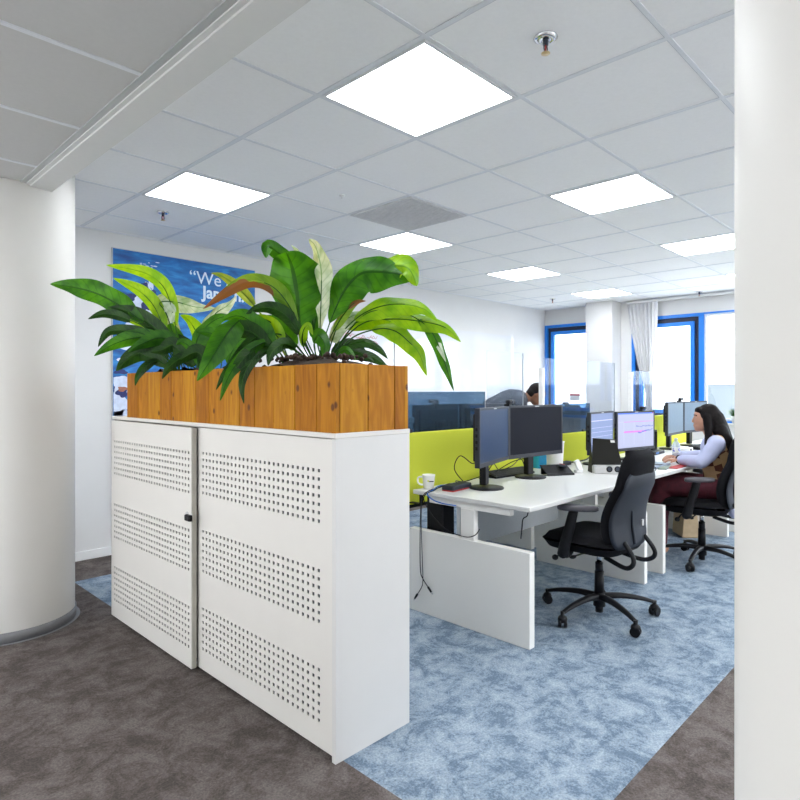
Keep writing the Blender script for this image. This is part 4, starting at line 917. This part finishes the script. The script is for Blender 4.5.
# middle desk
def laptop(loc, rz, label):
    t = empty('laptop', loc, rz, label, 'laptop'); b = MB(); b.box(-.17, -.11, 0, .17, .11, .016, 'laptop', bev=.004); b.build('base', t)
    b = MB(); b.box(-.155, -.01, .016, .155, .095, .018, 'key'); b.build('keys', t); b = MB(); b.box(-.05, -.10, .016, .05, -.03, .0168, 'shell'); b.build('touchpad', t); return t
laptop((4.60, 1.84, DZ), R(2), 'blue-grey keyboard slab under the woman\'s hand, before the lit screens')
t = empty('book', (4.55, 1.70, DZ), R(10), 'grey-green booklet lying near the front desk edge by the laptop', 'book')
b = MB(); b.box(-.10, -.03, 0, .10, .03, .010, 'greenish', bev=.002, seg=1); b.build('cover', t)
t = empty('folder', (4.72, 1.655, DZ), R(2), 'thin red folder at the desk edge before the woman', 'folder')
b = MB(); b.box(-.16, -.035, 0, .16, .035, .006, 'red', bev=.002, seg=1); b.build('sleeve', t)
t = empty('glasses', (4.27, 1.70, DZ), R(-25), 'pair of black glasses on the middle desk by the chair back', 'glasses')
b = MB()
for s_ in (-1, 1):
    b.tube([(s_*.033+.026*cos(a), 0, .020+.018*sin(a)) for a in [2*pi*i/12 for i in range(13)]], .0022, 'black', 6, smooth_path=False)
b.tube([(-.008, 0, .024), (0, 0, .027), (.008, 0, .024)], .002, 'black', 6); b.build('rims', t)
for s_ in (-1, 1):
    b = MB(); b.tube([(s_*.059, 0, .026), (s_*.061, .07, .022), (s_*.058, .12, .003)], .002, 'black', 6); b.build('temple', t)
t = empty('water_bottle', (5.06, 1.80, DZ), 0, 'clear plastic water bottle with blue label beside the woman\'s hands', 'bottle')
b = MB(); b.lathe([(0, 0), (.028, 0), (.031, .006), (.031, .05), (.029, .06), (.031, .07), (.031, .125), (.024, .150), (.012, .165), (.012, .172)], 'water', n=24); b.build('bottle_body', t)
b = MB(); b.lathe([(.0316, .075), (.0318, .078), (.0318, .112), (.0316, .115)], 'white', n=24)
for k in range(9): a = YAW+pi+random.uniform(-1.2, 1.2); z = .08+.026*random.random(); b.box(-.004, -.0005, 0, .004, .0008, .010, 'label_blue', mtx=Matrix.Translation((.0318*cos(a), .0318*sin(a), z)) @ Matrix.Rotation(a-pi/2, 4, 'Z'))
b.build('wrap', t)
b = MB(); b.lathe([(0, .172), (.014, .172), (.014, .187), (0, .188)], 'white', n=20); b.build('cap', t)
t = empty('paper_cup', (5.27, 1.80, DZ), 0, 'small white cup just right of the water bottle', 'cup')
b = MB(); b.lathe([(0, 0), (.025, 0), (.033, .085), (.035, .088), (.031, .086), (.024, .004), (0, .004)], 'white', n=24); b.build('cup_wall', t)
t = empty('desk_socket_box', (5.72, 1.965, DZ), R(0), 'white desk socket box with black outlets behind the bottle', 'socket box')
b = MB(); b.box(-.15, -.03, 0, .15, .03, .05, 'white', bev=.005); b.build('housing', t)
for k in range(3):
    b = MB(); b.cyl((-.09+.09*k, -.033, .026), (-.09+.09*k, -.029, .026), .02, .02, 'black', 18); b.build('outlet', t)
t = empty('docking_station', (5.50, 2.14, DZ), R(4), 'black docking box with a blue sticker under the pale monitors', 'docking station')
b = MB(); b.box(-.15, -.04, 0, .15, .04, .03, 'black', bev=.005); b.build('case', t); b = MB(); b.box(-.10, -.042, .008, -.02, -.04, .024, 'cable_blue'); b.build('sticker', t)
t = empty('speaker_box', (5.78, 2.29, DZ), 0, 'black upright speaker box left of the pale monitors', 'speaker')
b = MB(); b.box(-.06, -.04, 0, .06, .04, .20, 'black', bev=.008); b.build('cabinet', t); b = MB(); b.box(-.05, -.043, .02, .05, -.04, .18, 'black_soft'); b.build('cloth', t)
cable('black_cable', [(5.70, 2.26, DZ+.01), (5.55, 2.27, DZ+.10), (5.58, 2.28, DZ+.22), (5.70, 2.28, DZ+.24), (5.78, 2.28, DZ+.21)], .005, 'black', 'black cable arching beside the speaker box left of the pale monitors')
# spray bottle seen above the green screen at the left
t = empty('spray_bottle', (2.82, 2.72, DZ), R(-46), 'white and blue spray bottle behind the lime screen next to the planter', 'spray bottle'); t.scale = (1.2, 1.2, 1.2)
b = MB(); b.lathe([(0, 0), (.035, 0), (.038, .01), (.038, .16), (.030, .20), (.014, .235), (.013, .25)], 'white', n=24); b.build('flask', t)
b = MB(); b.lathe([(.0135, .25), (.017, .25), (.017, .30), (0, .302)], 'cyan', n=16); b.build('collar', t)
b = MB(); b.box(-.02, -.012, .30, .06, .012, .335, 'white', bev=.006); b.prism([(.035, -.006, .30), (.05, -.006, .30), (.062, -.006, .245), (.054, -.006, .243)], (0, .012, 0), 'white'); b.build('trigger_head', t)
# sill plant
t = empty('potted_succulent', (WX-.02, 2.20, SILL), 0, 'small spiky green plant in a white pot on the window sill', 'plant')
b = MB(); b.lathe([(0, 0), (.035, 0), (.045, .085), (.047, .088), (.042, .088), (.040, .078), (0, .075)], 'pot_white', n=24); b.build('pot', t)
b = MB()
for k in range(34):
    a = random.uniform(0, 2*pi); e = random.uniform(.2, 1.3); L_ = random.uniform(.07, .13); d = V((cos(a)*cos(e), sin(a)*cos(e), sin(e)))
    b.tube([V((0, 0, .08)), V((0, 0, .08))+d*L_*.5, V((0, 0, .08))+d*L_+V((0, 0, .02))], [.008, .001], LM['mid'], 5)
b.build('spikes', t)
# paper bag
t = empty('paper_bag', (5.56, 1.90, 0), R(40), 'beige kraft paper bag on the floor under the woman\'s desk', 'bag')
b = MB()
n = 10
def bagring(z, w, d, k):
    return [(x*w*(1+.02*sin(i*2+k)), y*d*(1+.05*sin(i*1.7+k)), z) for i, (x, y) in enumerate([(-.5, -.5), (-.17, -.52), (.17, -.52), (.5, -.5), (.5, 0), (.5, .5), (.17, .52), (-.17, .52), (-.5, .5), (-.5, 0)])]
rings = [[b.bm.verts.new(p) for p in bagring(z, w, d, k)] for k, (z, w, d) in enumerate([(0, .24, .12), (.01, .25, .13), (.12, .245, .12), (.24, .24, .105), (.33, .235, .09)])]
fs = [b.bm.faces.new(rings[0][::-1])]
for a, c in zip(rings, rings[1:]):
    for i in range(n): fs.append(b.bm.faces.new((a[i], a[(i+1) % n], c[(i+1) % n], c[i])))
b._tag(fs, 'kraft'); b.build('bag_body', t)
for s_ in (-1, 1):
    b = MB(); b.tube([(-.05, s_*.045, .32), (-.045, s_*.045, .39), (0, s_*.045, .41), (.045, s_*.045, .39), (.05, s_*.045, .32)], .004, 'kraft', 6); b.build('handle', t)

# ------------------------------------------------------------------ office chairs
def surf(rows, m, thick):
    """closed cushion from rows of (centre, half width, ...)"""
    pass
def make_chair(loc, rz, label):
    t = empty('office_chair', loc, rz, label, 'chair', 'black swivel office chairs')
    b = MB()                                                        # star base
    b.cyl((0, 0, .055), (0, 0, .13), .034, .030, 'black', 24); b.cyl((0, 0, .02), (0, 0, .06), .022, .022, 'black', 16)
    angs = [R(a) for a in (27, 99, 171, 243, 315)]
    for a in angs:
        d = V((cos(a), sin(a), 0)); P = [d*.02+V((0, 0, .108)), d*.12+V((0, 0, .112)), d*.23+V((0, 0, .098)), d*.306+V((0, 0, .078))]
        b.tube(P, [.026, .013], 'black', 10, flat=.75)
    b.build('star_base', t)
    for a in angs:
        d = V((cos(a), sin(a), 0)); c = d*.312; s_ = V((-sin(a+.7), cos(a+.7), 0)); b = MB()
        b.cyl(c+V((0, 0, .045)), c+V((0, 0, .085)), .010, .012, 'black', 10); b.ball(c+V((0, 0, .045)), .026, 'black', 2, (1, 1, .9))
        cs = b.build('caster', t)
        for q in (-1, 1): b = MB(); b.cyl(c+V((0, 0, .0265))+s_*q*.007, c+V((0, 0, .0265))+s_*q*.023, .0265, .0255, 'black', 20); b.build('wheel', cs)
    b = MB(); b.cyl((0, 0, .12), (0, 0, .25), .027, .025, 'black', 24); b.cyl((0, 0, .25), (0, 0, .30), .022, .022, 'black', 20); b.cyl((0, 0, .30), (0, 0, .37), .014, .014, 'chrome', 20); b.build('gas_column', t)
    b = MB(); b.box(-.075, -.10, .355, .075, .11, .392, 'black', bev=.012); b.cyl((.07, .05, .37), (.20, .07, .365), .005, .005, 'black', 8); b.ball((.205, .07, .365), .02, 'black', 2, (1.4, .8, .5))
    b.cyl((-.07, .02, .37), (-.19, .05, .36), .005, .005, 'black', 8); b.ball((-.20, .05, .358), .02, 'black', 2, (1.4, .8, .5)); b.ball((-.235, .14, .345), .018, 'black', 2, (1, 1, .9)); b.cyl((-.15, .12, .37), (-.235, .14, .345), .005, .005, 'black', 8); b.build('mechanism', t)
    # seat cushion
    b = MB(); nx, ny = 16, 16; top = []; bot = []
    for i in range(ny+1):
        v = -1+2*i/ny; ra, rb = [], []
        for j in range(nx+1):
            u = -1+2*j/nx
            k = 1/max(1e-6, (abs(u)**5+abs(v)**5)**.2)*max(abs(u), abs(v)) if (u or v) else 1
            X, Y = u*k*.236, .035+v*k*.235; e = max(0, 1-max(abs(u), abs(v))**6)**.5
            zt = .433+.052*e-.018*(max(0, v-.35))**2*1.5-.008*(1-u*u)*(1-v*v)+.012*abs(u)**3
            zb = .433-.058*e
            ra.append(b.bm.verts.new((X, Y, zt))); rb.append(b.bm.verts.new((X, Y, zb)))
        top.append(ra); bot.append(rb)
    fs = []
    for i in range(ny):
        for j in range(nx):
            fs.append(b.bm.faces.new((top[i][j], top[i][j+1], top[i+1][j+1], top[i+1][j]))); fs.append(b.bm.faces.new((bot[i][j], bot[i+1][j], bot[i+1][j+1], bot[i][j+1])))
    b._tag(fs, 'black_soft', True); bmesh.ops.remove_doubles(b.bm, verts=b.bm.verts[:], dist=.0008); b.build('seat', t)
    # backrest cushion and outer shell; v: 0 bottom - 1 top
    def back_c(v):      # y of the middle, half width
        y = -.172-.03*sin(v*pi*1.15)*0-.012-.075*v**1.4+.035*sin(min(1, v*1.6)*pi)
        w = .212+.024*sin(min(1, v*2.2)*pi*.5)-.085*max(0, v-.28)/.72
        return y, w
    def panel(v0, v1, yo, th, m, wk=1.0, curve=.026):
        b = MB(); nv, nu = 22, 14; A = []; B = []
        for i in range(nv+1):
            v = v0+(v1-v0)*i/nv; yc, w = back_c(v); z = .43+.53*v; e1 = i/nv
            cr = min(1, (min(e1, 1-e1)*9))**.5; a_, b_ = [], []
            ww = w*wk*(.80+.20*cr)
            for j in range(nu+1):
                u = -1+2*j/nu; y = yc+yo+curve*u*u*(1-.3*v); e = (1-abs(u)**6)*cr
                a_.append(b.bm.verts.new((u*ww, y+th*e*.5, z))); b_.append(b.bm.verts.new((u*ww, y-th*e*.5, z)))
            A.append(a_); B.append(b_)
        fs = []
        for i in range(nv):
            for j in range(nu): fs.append(b.bm.faces.new((A[i][j], A[i][j+1], A[i+1][j+1], A[i+1][j]))); fs.append(b.bm.faces.new((B[i][j], B[i+1][j], B[i+1][j+1], B[i][j+1])))
        b._tag(fs, m, True); bmesh.ops.remove_doubles(b.bm, verts=b.bm.verts[:], dist=.0006); return b
    panel(0, 1, .006, .088, 'black_soft').build('backrest', t)
    sh = panel(.0, .78, -.033, .022, 'shell', .97).build('back_shell', t)
    b = MB(); yc, w = back_c(.22); b.box(.09, yc-.033-.014, .525, .114, yc-.033+.008, .56, 'silver', bev=.002, seg=1); b.build('tag', sh)
    b = MB(); b.tube([(-.03, back_c(.05)[0]-.046, .45), (-.035, back_c(.25)[0]-.05, .55), (-.045, back_c(.38)[0]-.044, .63)], [.010, .003], 'shell', 8); b.build('spine_rib', sh)
    for s_ in (-1, 1):
        b = MB(); b.tube([(s_*.12, -.205, .47), (s_*.125, -.25, .415), (s_*.13, -.262, .375), (s_*.13, -.24, .345), (s_*.11, -.19, .335), (s_*.085, -.08, .36)], .0125, 'black', 10); b.build('back_bracket', t)
        b = MB(); x = s_*.262
        b.tube([(s_*.20, .06, .385), (x-s_*.015, .06, .372), (x, .065, .40)], .014, 'black', 8)
        P = [(x, .075, .375), (x, .06, .45), (x, .03, .55), (x, .01, .628)]; b.tube(P, [.033, .026], 'black', 12, flat=.8); b.ball((x, .078, .385), .030, 'black', 2, (.6, 1, 1))
        b.build('armrest_post', t)
        b = MB(); o_ = []
        nn = 24; rings = []
        for z, k in ((.628, .75), (.634, 1.0), (.648, 1.0), (.656, .86), (.659, .5)):
            ang = -s_*R(30); row = []
            for i in range(nn):
                u_, v_ = .038*k*cos(2*pi*i/nn)*(1+.15*sin(2*pi*i/nn)), -.02+.108*(1-(1-k)*.4)*sin(2*pi*i/nn)
                row.append(b.bm.verts.new((x-s_*.004+u_*cos(ang)-v_*sin(ang), .01+u_*sin(ang)+v_*cos(ang), z)))
            rings.append(row)
        fs = [b.bm.faces.new(rings[0][::-1]), b.bm.faces.new(rings[-1])]
        for a_, c_ in zip(rings, rings[1:]):
            for i in range(nn): fs.append(b.bm.faces.new((a_[i], a_[(i+1) % nn], c_[(i+1) % nn], c_[i])))
        b._tag(fs, 'pad', True); b.build('armrest_pad', t)
    return t
ch = make_chair((3.235, 1.572, 0), R(-2), 'empty black office chair with grey back shell at the near desk')
ch2 = dup(ch, (4.765, 1.51, 0), R(13), 'black office chair the woman sits on, cut off by the right column')

# ------------------------------------------------------------------ people
def blob(parts, voxel=.008, smooth=6, name='x', m='skin_w', parent=None, mats=None):
    b = MB(); b.mi(m)
    for p in parts:
        if p[0] == 'chain':
            pts = p[1]
            for (a, ra), (c, rc) in zip(pts, pts[1:]):
                a, c = V(a), V(c)
                if (c-a).length > 1e-4: b.cyl(a, c, ra, rc, m, 16)
            for (a, ra) in pts: b.ball(a, ra, m, 2)
        else:
            b.ball(p[1], 1, m, 3, p[2], Matrix.Rotation(p[3], 4, 'Z') if len(p) > 3 and not isinstance(p[3], Matrix) else (p[3] if len(p) > 3 else None))
    o = b.build(name, parent)
    md = o.modifiers.new('r', 'REMESH'); md.mode = 'VOXEL'; md.voxel_size = voxel; md.use_smooth_shade = True
    ms = o.modifiers.new('s', 'SMOOTH'); ms.iterations = smooth; ms.factor = .5
    dg = bpy.context.evaluated_depsgraph_get(); dg.update()
    me = bpy.data.meshes.new_from_object(o.evaluated_get(dg)); o.modifiers.clear(); o.data = me
    for pl_ in me.polygons: pl_.use_smooth = True
    return o
def hand(wrist, dirv, up, scale=1, curl=.5):
    """chains for palm and five fingers; dirv along the hand, up = back of the hand"""
    w = V(wrist); d = V(dirv).normalized(); u = V(up).normalized(); s = d.cross(u).normalized(); out = []
    L = .085*scale
    for k in (-1, -.33, .33, 1): out.append(('chain', [(w+s*k*.012*scale, .013*scale), (w+d*L+s*k*.030*scale, .0115*scale)]))
    for k, l in zip((-1, -.33, .33, 1), (.065, .078, .082, .068)):
        l *= scale; p = w+d*L+s*k*.030*scale; q = p+(d*cos(curl*.5)-u*sin(curl*.5))*l*.42; r_ = q+(d*cos(curl)-u*sin(curl))*l*.32; e = r_+(d*cos(curl*1.5)-u*sin(curl*1.5))*l*.26
        out.append(('chain', [(p, .0098*scale), (q, .0088*scale), (r_, .008*scale), (e, .007*scale)]))
    p = w+d*.02*scale-s*.026*scale; q = p+(d*.7-s*.6-u*.2).normalized()*.038*scale; r_ = q+(d*.9-s*.25-u*.3).normalized()*.030*scale
    out.append(('chain', [(p, .013*scale), (q, .0105*scale), (r_, .0085*scale)]))
    return out
# --- seated woman.  local frame: +y = where she faces
wo = empty('person', (4.93, 1.46, 0), R(22), 'woman with long dark hair and lavender shirt sitting and typing at the desk', 'person')
hz = 1.062
hd = [('e', (0, .075, hz), (.066, .080, .100)), ('e', (0, .105, hz-.055), (.045, .050, .045)), ('e', (0, .130, hz-.084), (.020, .018, .016)),
      ('chain', [((0, .148, hz+.008), .008), ((0, .160, hz-.024), .010)]), ('e', (0, .146, hz-.048), (.022, .012, .006)), ('e', (0, .146, hz-.059), (.018, .011, .006)),
      ('e', (-.066, .072, hz-.012), (.010, .018, .028)), ('e', (.066, .072, hz-.012), (.010, .018, .028)), ('e', (0, .132, hz+.035), (.045, .02, .02))]
sL, sR = V((-.155, .01, .885)), V((.155, .01, .885))
eL, eR = V((-.235, .13, .725+.01)), V((.20, .15, .735))
def tolocal(w): return Matrix.Rotation(-R(22), 3, 'Z') @ (V(w)-V((4.93, 1.46, 0)))
wL = tolocal((4.84, 1.70, .742)); wR = tolocal((5.08, 1.80, .745))
eL = tolocal((4.72, 1.50, .748)); eR = tolocal((5.22, 1.56, .755))
body = hd + [('chain', [((0, .055, .985), .044), ((0, .01, .90), .052)]), ('chain', [((0, .0, .84), .105), ((0, -.03, .68), .105), ((0, -.05, .54), .12)]),
     ('chain', [(sL, .050), ((0, .01, .88), .06), (sR, .050)]), ('chain', [((-.08, -.04, .52), .10), ((.08, -.04, .52), .10)]),
     ('chain', [(sL, .046), (eL, .036), (wL, .024)]), ('chain', [(sR, .046), (eR, .036), (wR, .024)]),
     ('chain', [((-.09, -.02, .53), .085), ((-.11, .38, .545), .062), ((-.10, .40, .12), .038)]), ('chain', [((.09, -.02, .53), .085), ((.12, .38, .545), .062), ((.11, .42, .12), .038)]),
     ('chain', [((-.10, .37, .07), .04), ((-.10, .46, .035), .033), ((-.10, .52, .025), .024)]), ('chain', [((.11, .39, .07), .04), ((.11, .48, .035), .033), ((.11, .54, .025), .024)])]
fwdL = (tolocal((4.80, 1.78, .735))-wL); fwdR = (tolocal((4.99, 1.87, .735))-wR)
body += hand(wL, fwdL, (0, 0, 1), .85, .8) + hand(wR, fwdR, (0, 0, 1), .85, .8)
blob(body, .005, 4, 'body', 'skin_w', wo)
sh = [('chain', [((0, .02, .90), .060), ((0, .0, .845), .112), ((0, -.03, .68), .116), ((0, -.05, .54), .135)]), ('chain', [(sL, .058), ((0, .01, .87), .075), (sR, .058)]),
      ('chain', [(sL, .060), ((sL+eL)/2+V((0, 0, -.01)), .056), (eL, .050), ((eL+wL)/2, .045), (wL+(eL-wL)*.12, .037)]), ('chain', [(sR, .060), (eR, .050), (wR+(eR-wR)*.12, .037)]),
      ('chain', [((-.10, -.08, .50), .11), ((.10, -.08, .50), .11)]), ('chain', [((-.15, -.06, .47), .06), ((-.17, -.10, .38), .035)])]
blob(sh, .007, 5, 'shirt', 'shirt', wo)
vt = [('chain', [((0, -.01, .81), .118), ((0, -.03, .68), .124), ((0, -.05, .585), .138)]), ('chain', [((-.08, -.005, .90), .052), ((0, -.02, .82), .11), ((.08, -.005, .90), .052)])]
blob(vt, .007, 5, 'knitted_vest', 'knit', wo)
tr = [('chain', [((-.08, -.05, .50), .115), ((.08, -.05, .50), .115)]), ('chain', [((-.09, -.02, .525), .098), ((-.10, .20, .545), .088), ((-.11, .38, .55), .078), ((-.10, .40, .30), .068), ((-.10, .41, .12), .07)]),
      ('chain', [((.09, -.02, .525), .098), ((.11, .20, .545), .088), ((.12, .38, .55), .078), ((.11, .42, .30), .068), ((.11, .43, .12), .07)]), ('chain', [((-.05, .2, .53), .07), ((.06, .2, .53), .07)])]
blob(tr, .008, 4, 'maroon_trousers', 'maroon', wo)
hr = [('e', (0, .052, hz+.020), (.077, .088, .096)), ('e', (0, .110, hz+.062), (.056, .038, .030)), ('chain', [((0, .02, hz), .078), ((0, -.025, hz-.09), .070), ((0, -.060, hz-.16), .055), ((.0, -.085, hz-.22), .035)]),
      ('chain', [((-.048, .065, hz+.02), .036), ((-.062, .060, hz-.06), .030), ((-.075, .060, hz-.12), .026), ((-.085, .075, hz-.19), .014)]), ('chain', [((.055, .06, hz+.01), .038), ((.075, .045, hz-.07), .034), ((.085, .02, hz-.15), .028)]),
      ('chain', [((-.045, -.02, hz-.08), .055), ((-.06, -.065, hz-.17), .045), ((-.075, -.095, hz-.25), .022)]), ('chain', [((.045, -.02, hz-.08), .055), ((.055, -.065, hz-.17), .045), ((.05, -.095, hz-.24), .022)])]
blob(hr, .005, 3, 'hair', 'hair', wo)
b = MB()
for k in range(26):
    a = -.9+1.8*k/25; x0 = .075*a
    P = [V((x0*.8, -.035-.03*cos(a), hz-.10)), V((x0*1.1, -.085-.02*cos(a), hz-.17)), V((x0*1.25+random.uniform(-.01, .01), -.118, hz-.23)), V((x0*1.3+random.uniform(-.02, .02), -.125, hz-.28-random.uniform(0, .03)))]
    b.tube(P, [.010, .003], 'hair' if k % 3 else 'hair_tip', 6)
b.build('hair_ends', wo)
b = MB(); d = (wL-eL).normalized(); b.tube([wL-d*.004+d.cross(V((0, 0, 1))).normalized()*.029*cos(a)+V((0, 0, 1))*.029*sin(a) for a in [2*pi*i/16 for i in range(17)]], .007, 'black', 6, smooth_path=False); b.ball(wL+V((0, 0, .03))-d*.004, .016, 'black', 2, (1, 1, .4)); b.build('wristwatch', wo)
b = MB()
for s_ in (-1, 1):
    b.ball((s_*.027, .138, hz+.006), .011, 'white', 2, (1, .55, .6)); b.ball((s_*.027, .143, hz+.006), .006, 'hair', 1, (1, .5, 1)); b.tube([(s_*.013, .150, hz+.024), (s_*.030, .148, hz+.028), (s_*.046, .134, hz+.022)], .003, 'hair', 6)
b.build('eyes', wo)

# --- bending man, local +y = where he faces
man = empty('person', (5.10, 3.80, 0), R(-133), 'man with short dark hair in a dark top bending over behind the screens', 'person')
body = [('chain', [((-.09, 0, .06), .045), ((-.09, .02, .45), .055), ((-.09, .0, .86), .085)]), ('chain', [((.09, 0, .06), .045), ((.09, .02, .45), .055), ((.09, 0, .86), .085)]),
        ('chain', [((-.09, .0, .035), .035), ((-.09, .14, .028), .028)]), ('chain', [((.09, .0, .035), .035), ((.09, .14, .028), .028)]),
        ('chain', [((0, 0, .92), .13), ((0, .14, 1.06), .12), ((0, .32, 1.16), .115), ((0, .40, 1.17), .10)]), ('chain', [((-.17, .38, 1.16), .06), ((0, .39, 1.18), .085), ((.17, .38, 1.16), .06)]),
        ('chain', [((0, .46, 1.19), .055), ((0, .55, 1.22), .05)]),
        ('chain', [((-.19, .38, 1.14), .048), ((-.22, .44, .93), .040), ((-.16, .62, .76), .027)]), ('chain', [((.19, .38, 1.14), .048), ((.22, .44, .93), .040), ((.16, .62, .76), .027)])]
tilt = Matrix.Rotation(R(-38), 3, 'X')
hc = V((0, .60, 1.235))
def hp(x, y, z): return hc + tilt @ V((x, y, z))
T4 = tilt.to_4x4()
body += [('e', hp(0, 0, 0), (.075, .092, .105), T4), ('e', hp(0, .035, -.06), (.052, .055, .05), T4), ('chain', [(hp(0, .085, .015), .009), (hp(0, .104, -.025), .013)]), ('e', hp(0, .085, -.058), (.024, .014, .009), T4), ('e', hp(0, .065, -.095), (.024, .022, .018), T4),
         ('e', hp(-.077, 0, -.01), (.010, .018, .028), T4), ('e', hp(.077, 0, -.01), (.010, .018, .028), T4)]
body += hand((-.16, .62, .76), (0, .9, -.35), (0, .3, 1), 1, .4)+hand((.16, .62, .76), (0, .9, -.35), (0, .3, 1), 1, .4)
blob(body, .006, 4, 'body', 'skin_m', man)
te = [('chain', [((0, 0, .93), .142), ((0, .14, 1.07), .134), ((0, .32, 1.165), .128), ((0, .40, 1.175), .112)]), ('chain', [((-.17, .38, 1.16), .073), ((0, .40, 1.18), .095), ((.17, .38, 1.16), .073)]),
      ('chain', [((-.19, .38, 1.145), .066), ((-.21, .42, 1.0), .058)]), ('chain', [((.19, .38, 1.145), .066), ((.21, .42, 1.0), .058)])]
blob(te, .008, 5, 'dark_top', 'tee', man)
pt = [('chain', [((-.09, .01, .10), .065), ((-.09, .02, .45), .072), ((-.09, 0, .86), .10)]), ('chain', [((.09, .01, .10), .065), ((.09, .02, .45), .072), ((.09, 0, .86), .10)]), ('chain', [((-.06, 0, .90), .125), ((.06, 0, .90), .125)])]
blob(pt, .009, 5, 'trousers', 'trouser', man)
blob([('e', hp(0, -.018, .030), (.081, .090, .090), T4), ('e', hp(0, -.05, -.02), (.07, .055, .07), T4)], .006, 3, 'hair', 'hair', man)
b = MB()
for s_ in (-1, 1): b.ball(hp(s_*.03, .082, .010), .011, 'white', 2, (1, .5, .6)); b.ball(hp(s_*.03, .088, .010), .006, 'hair', 1)
b.build('eyes', man)
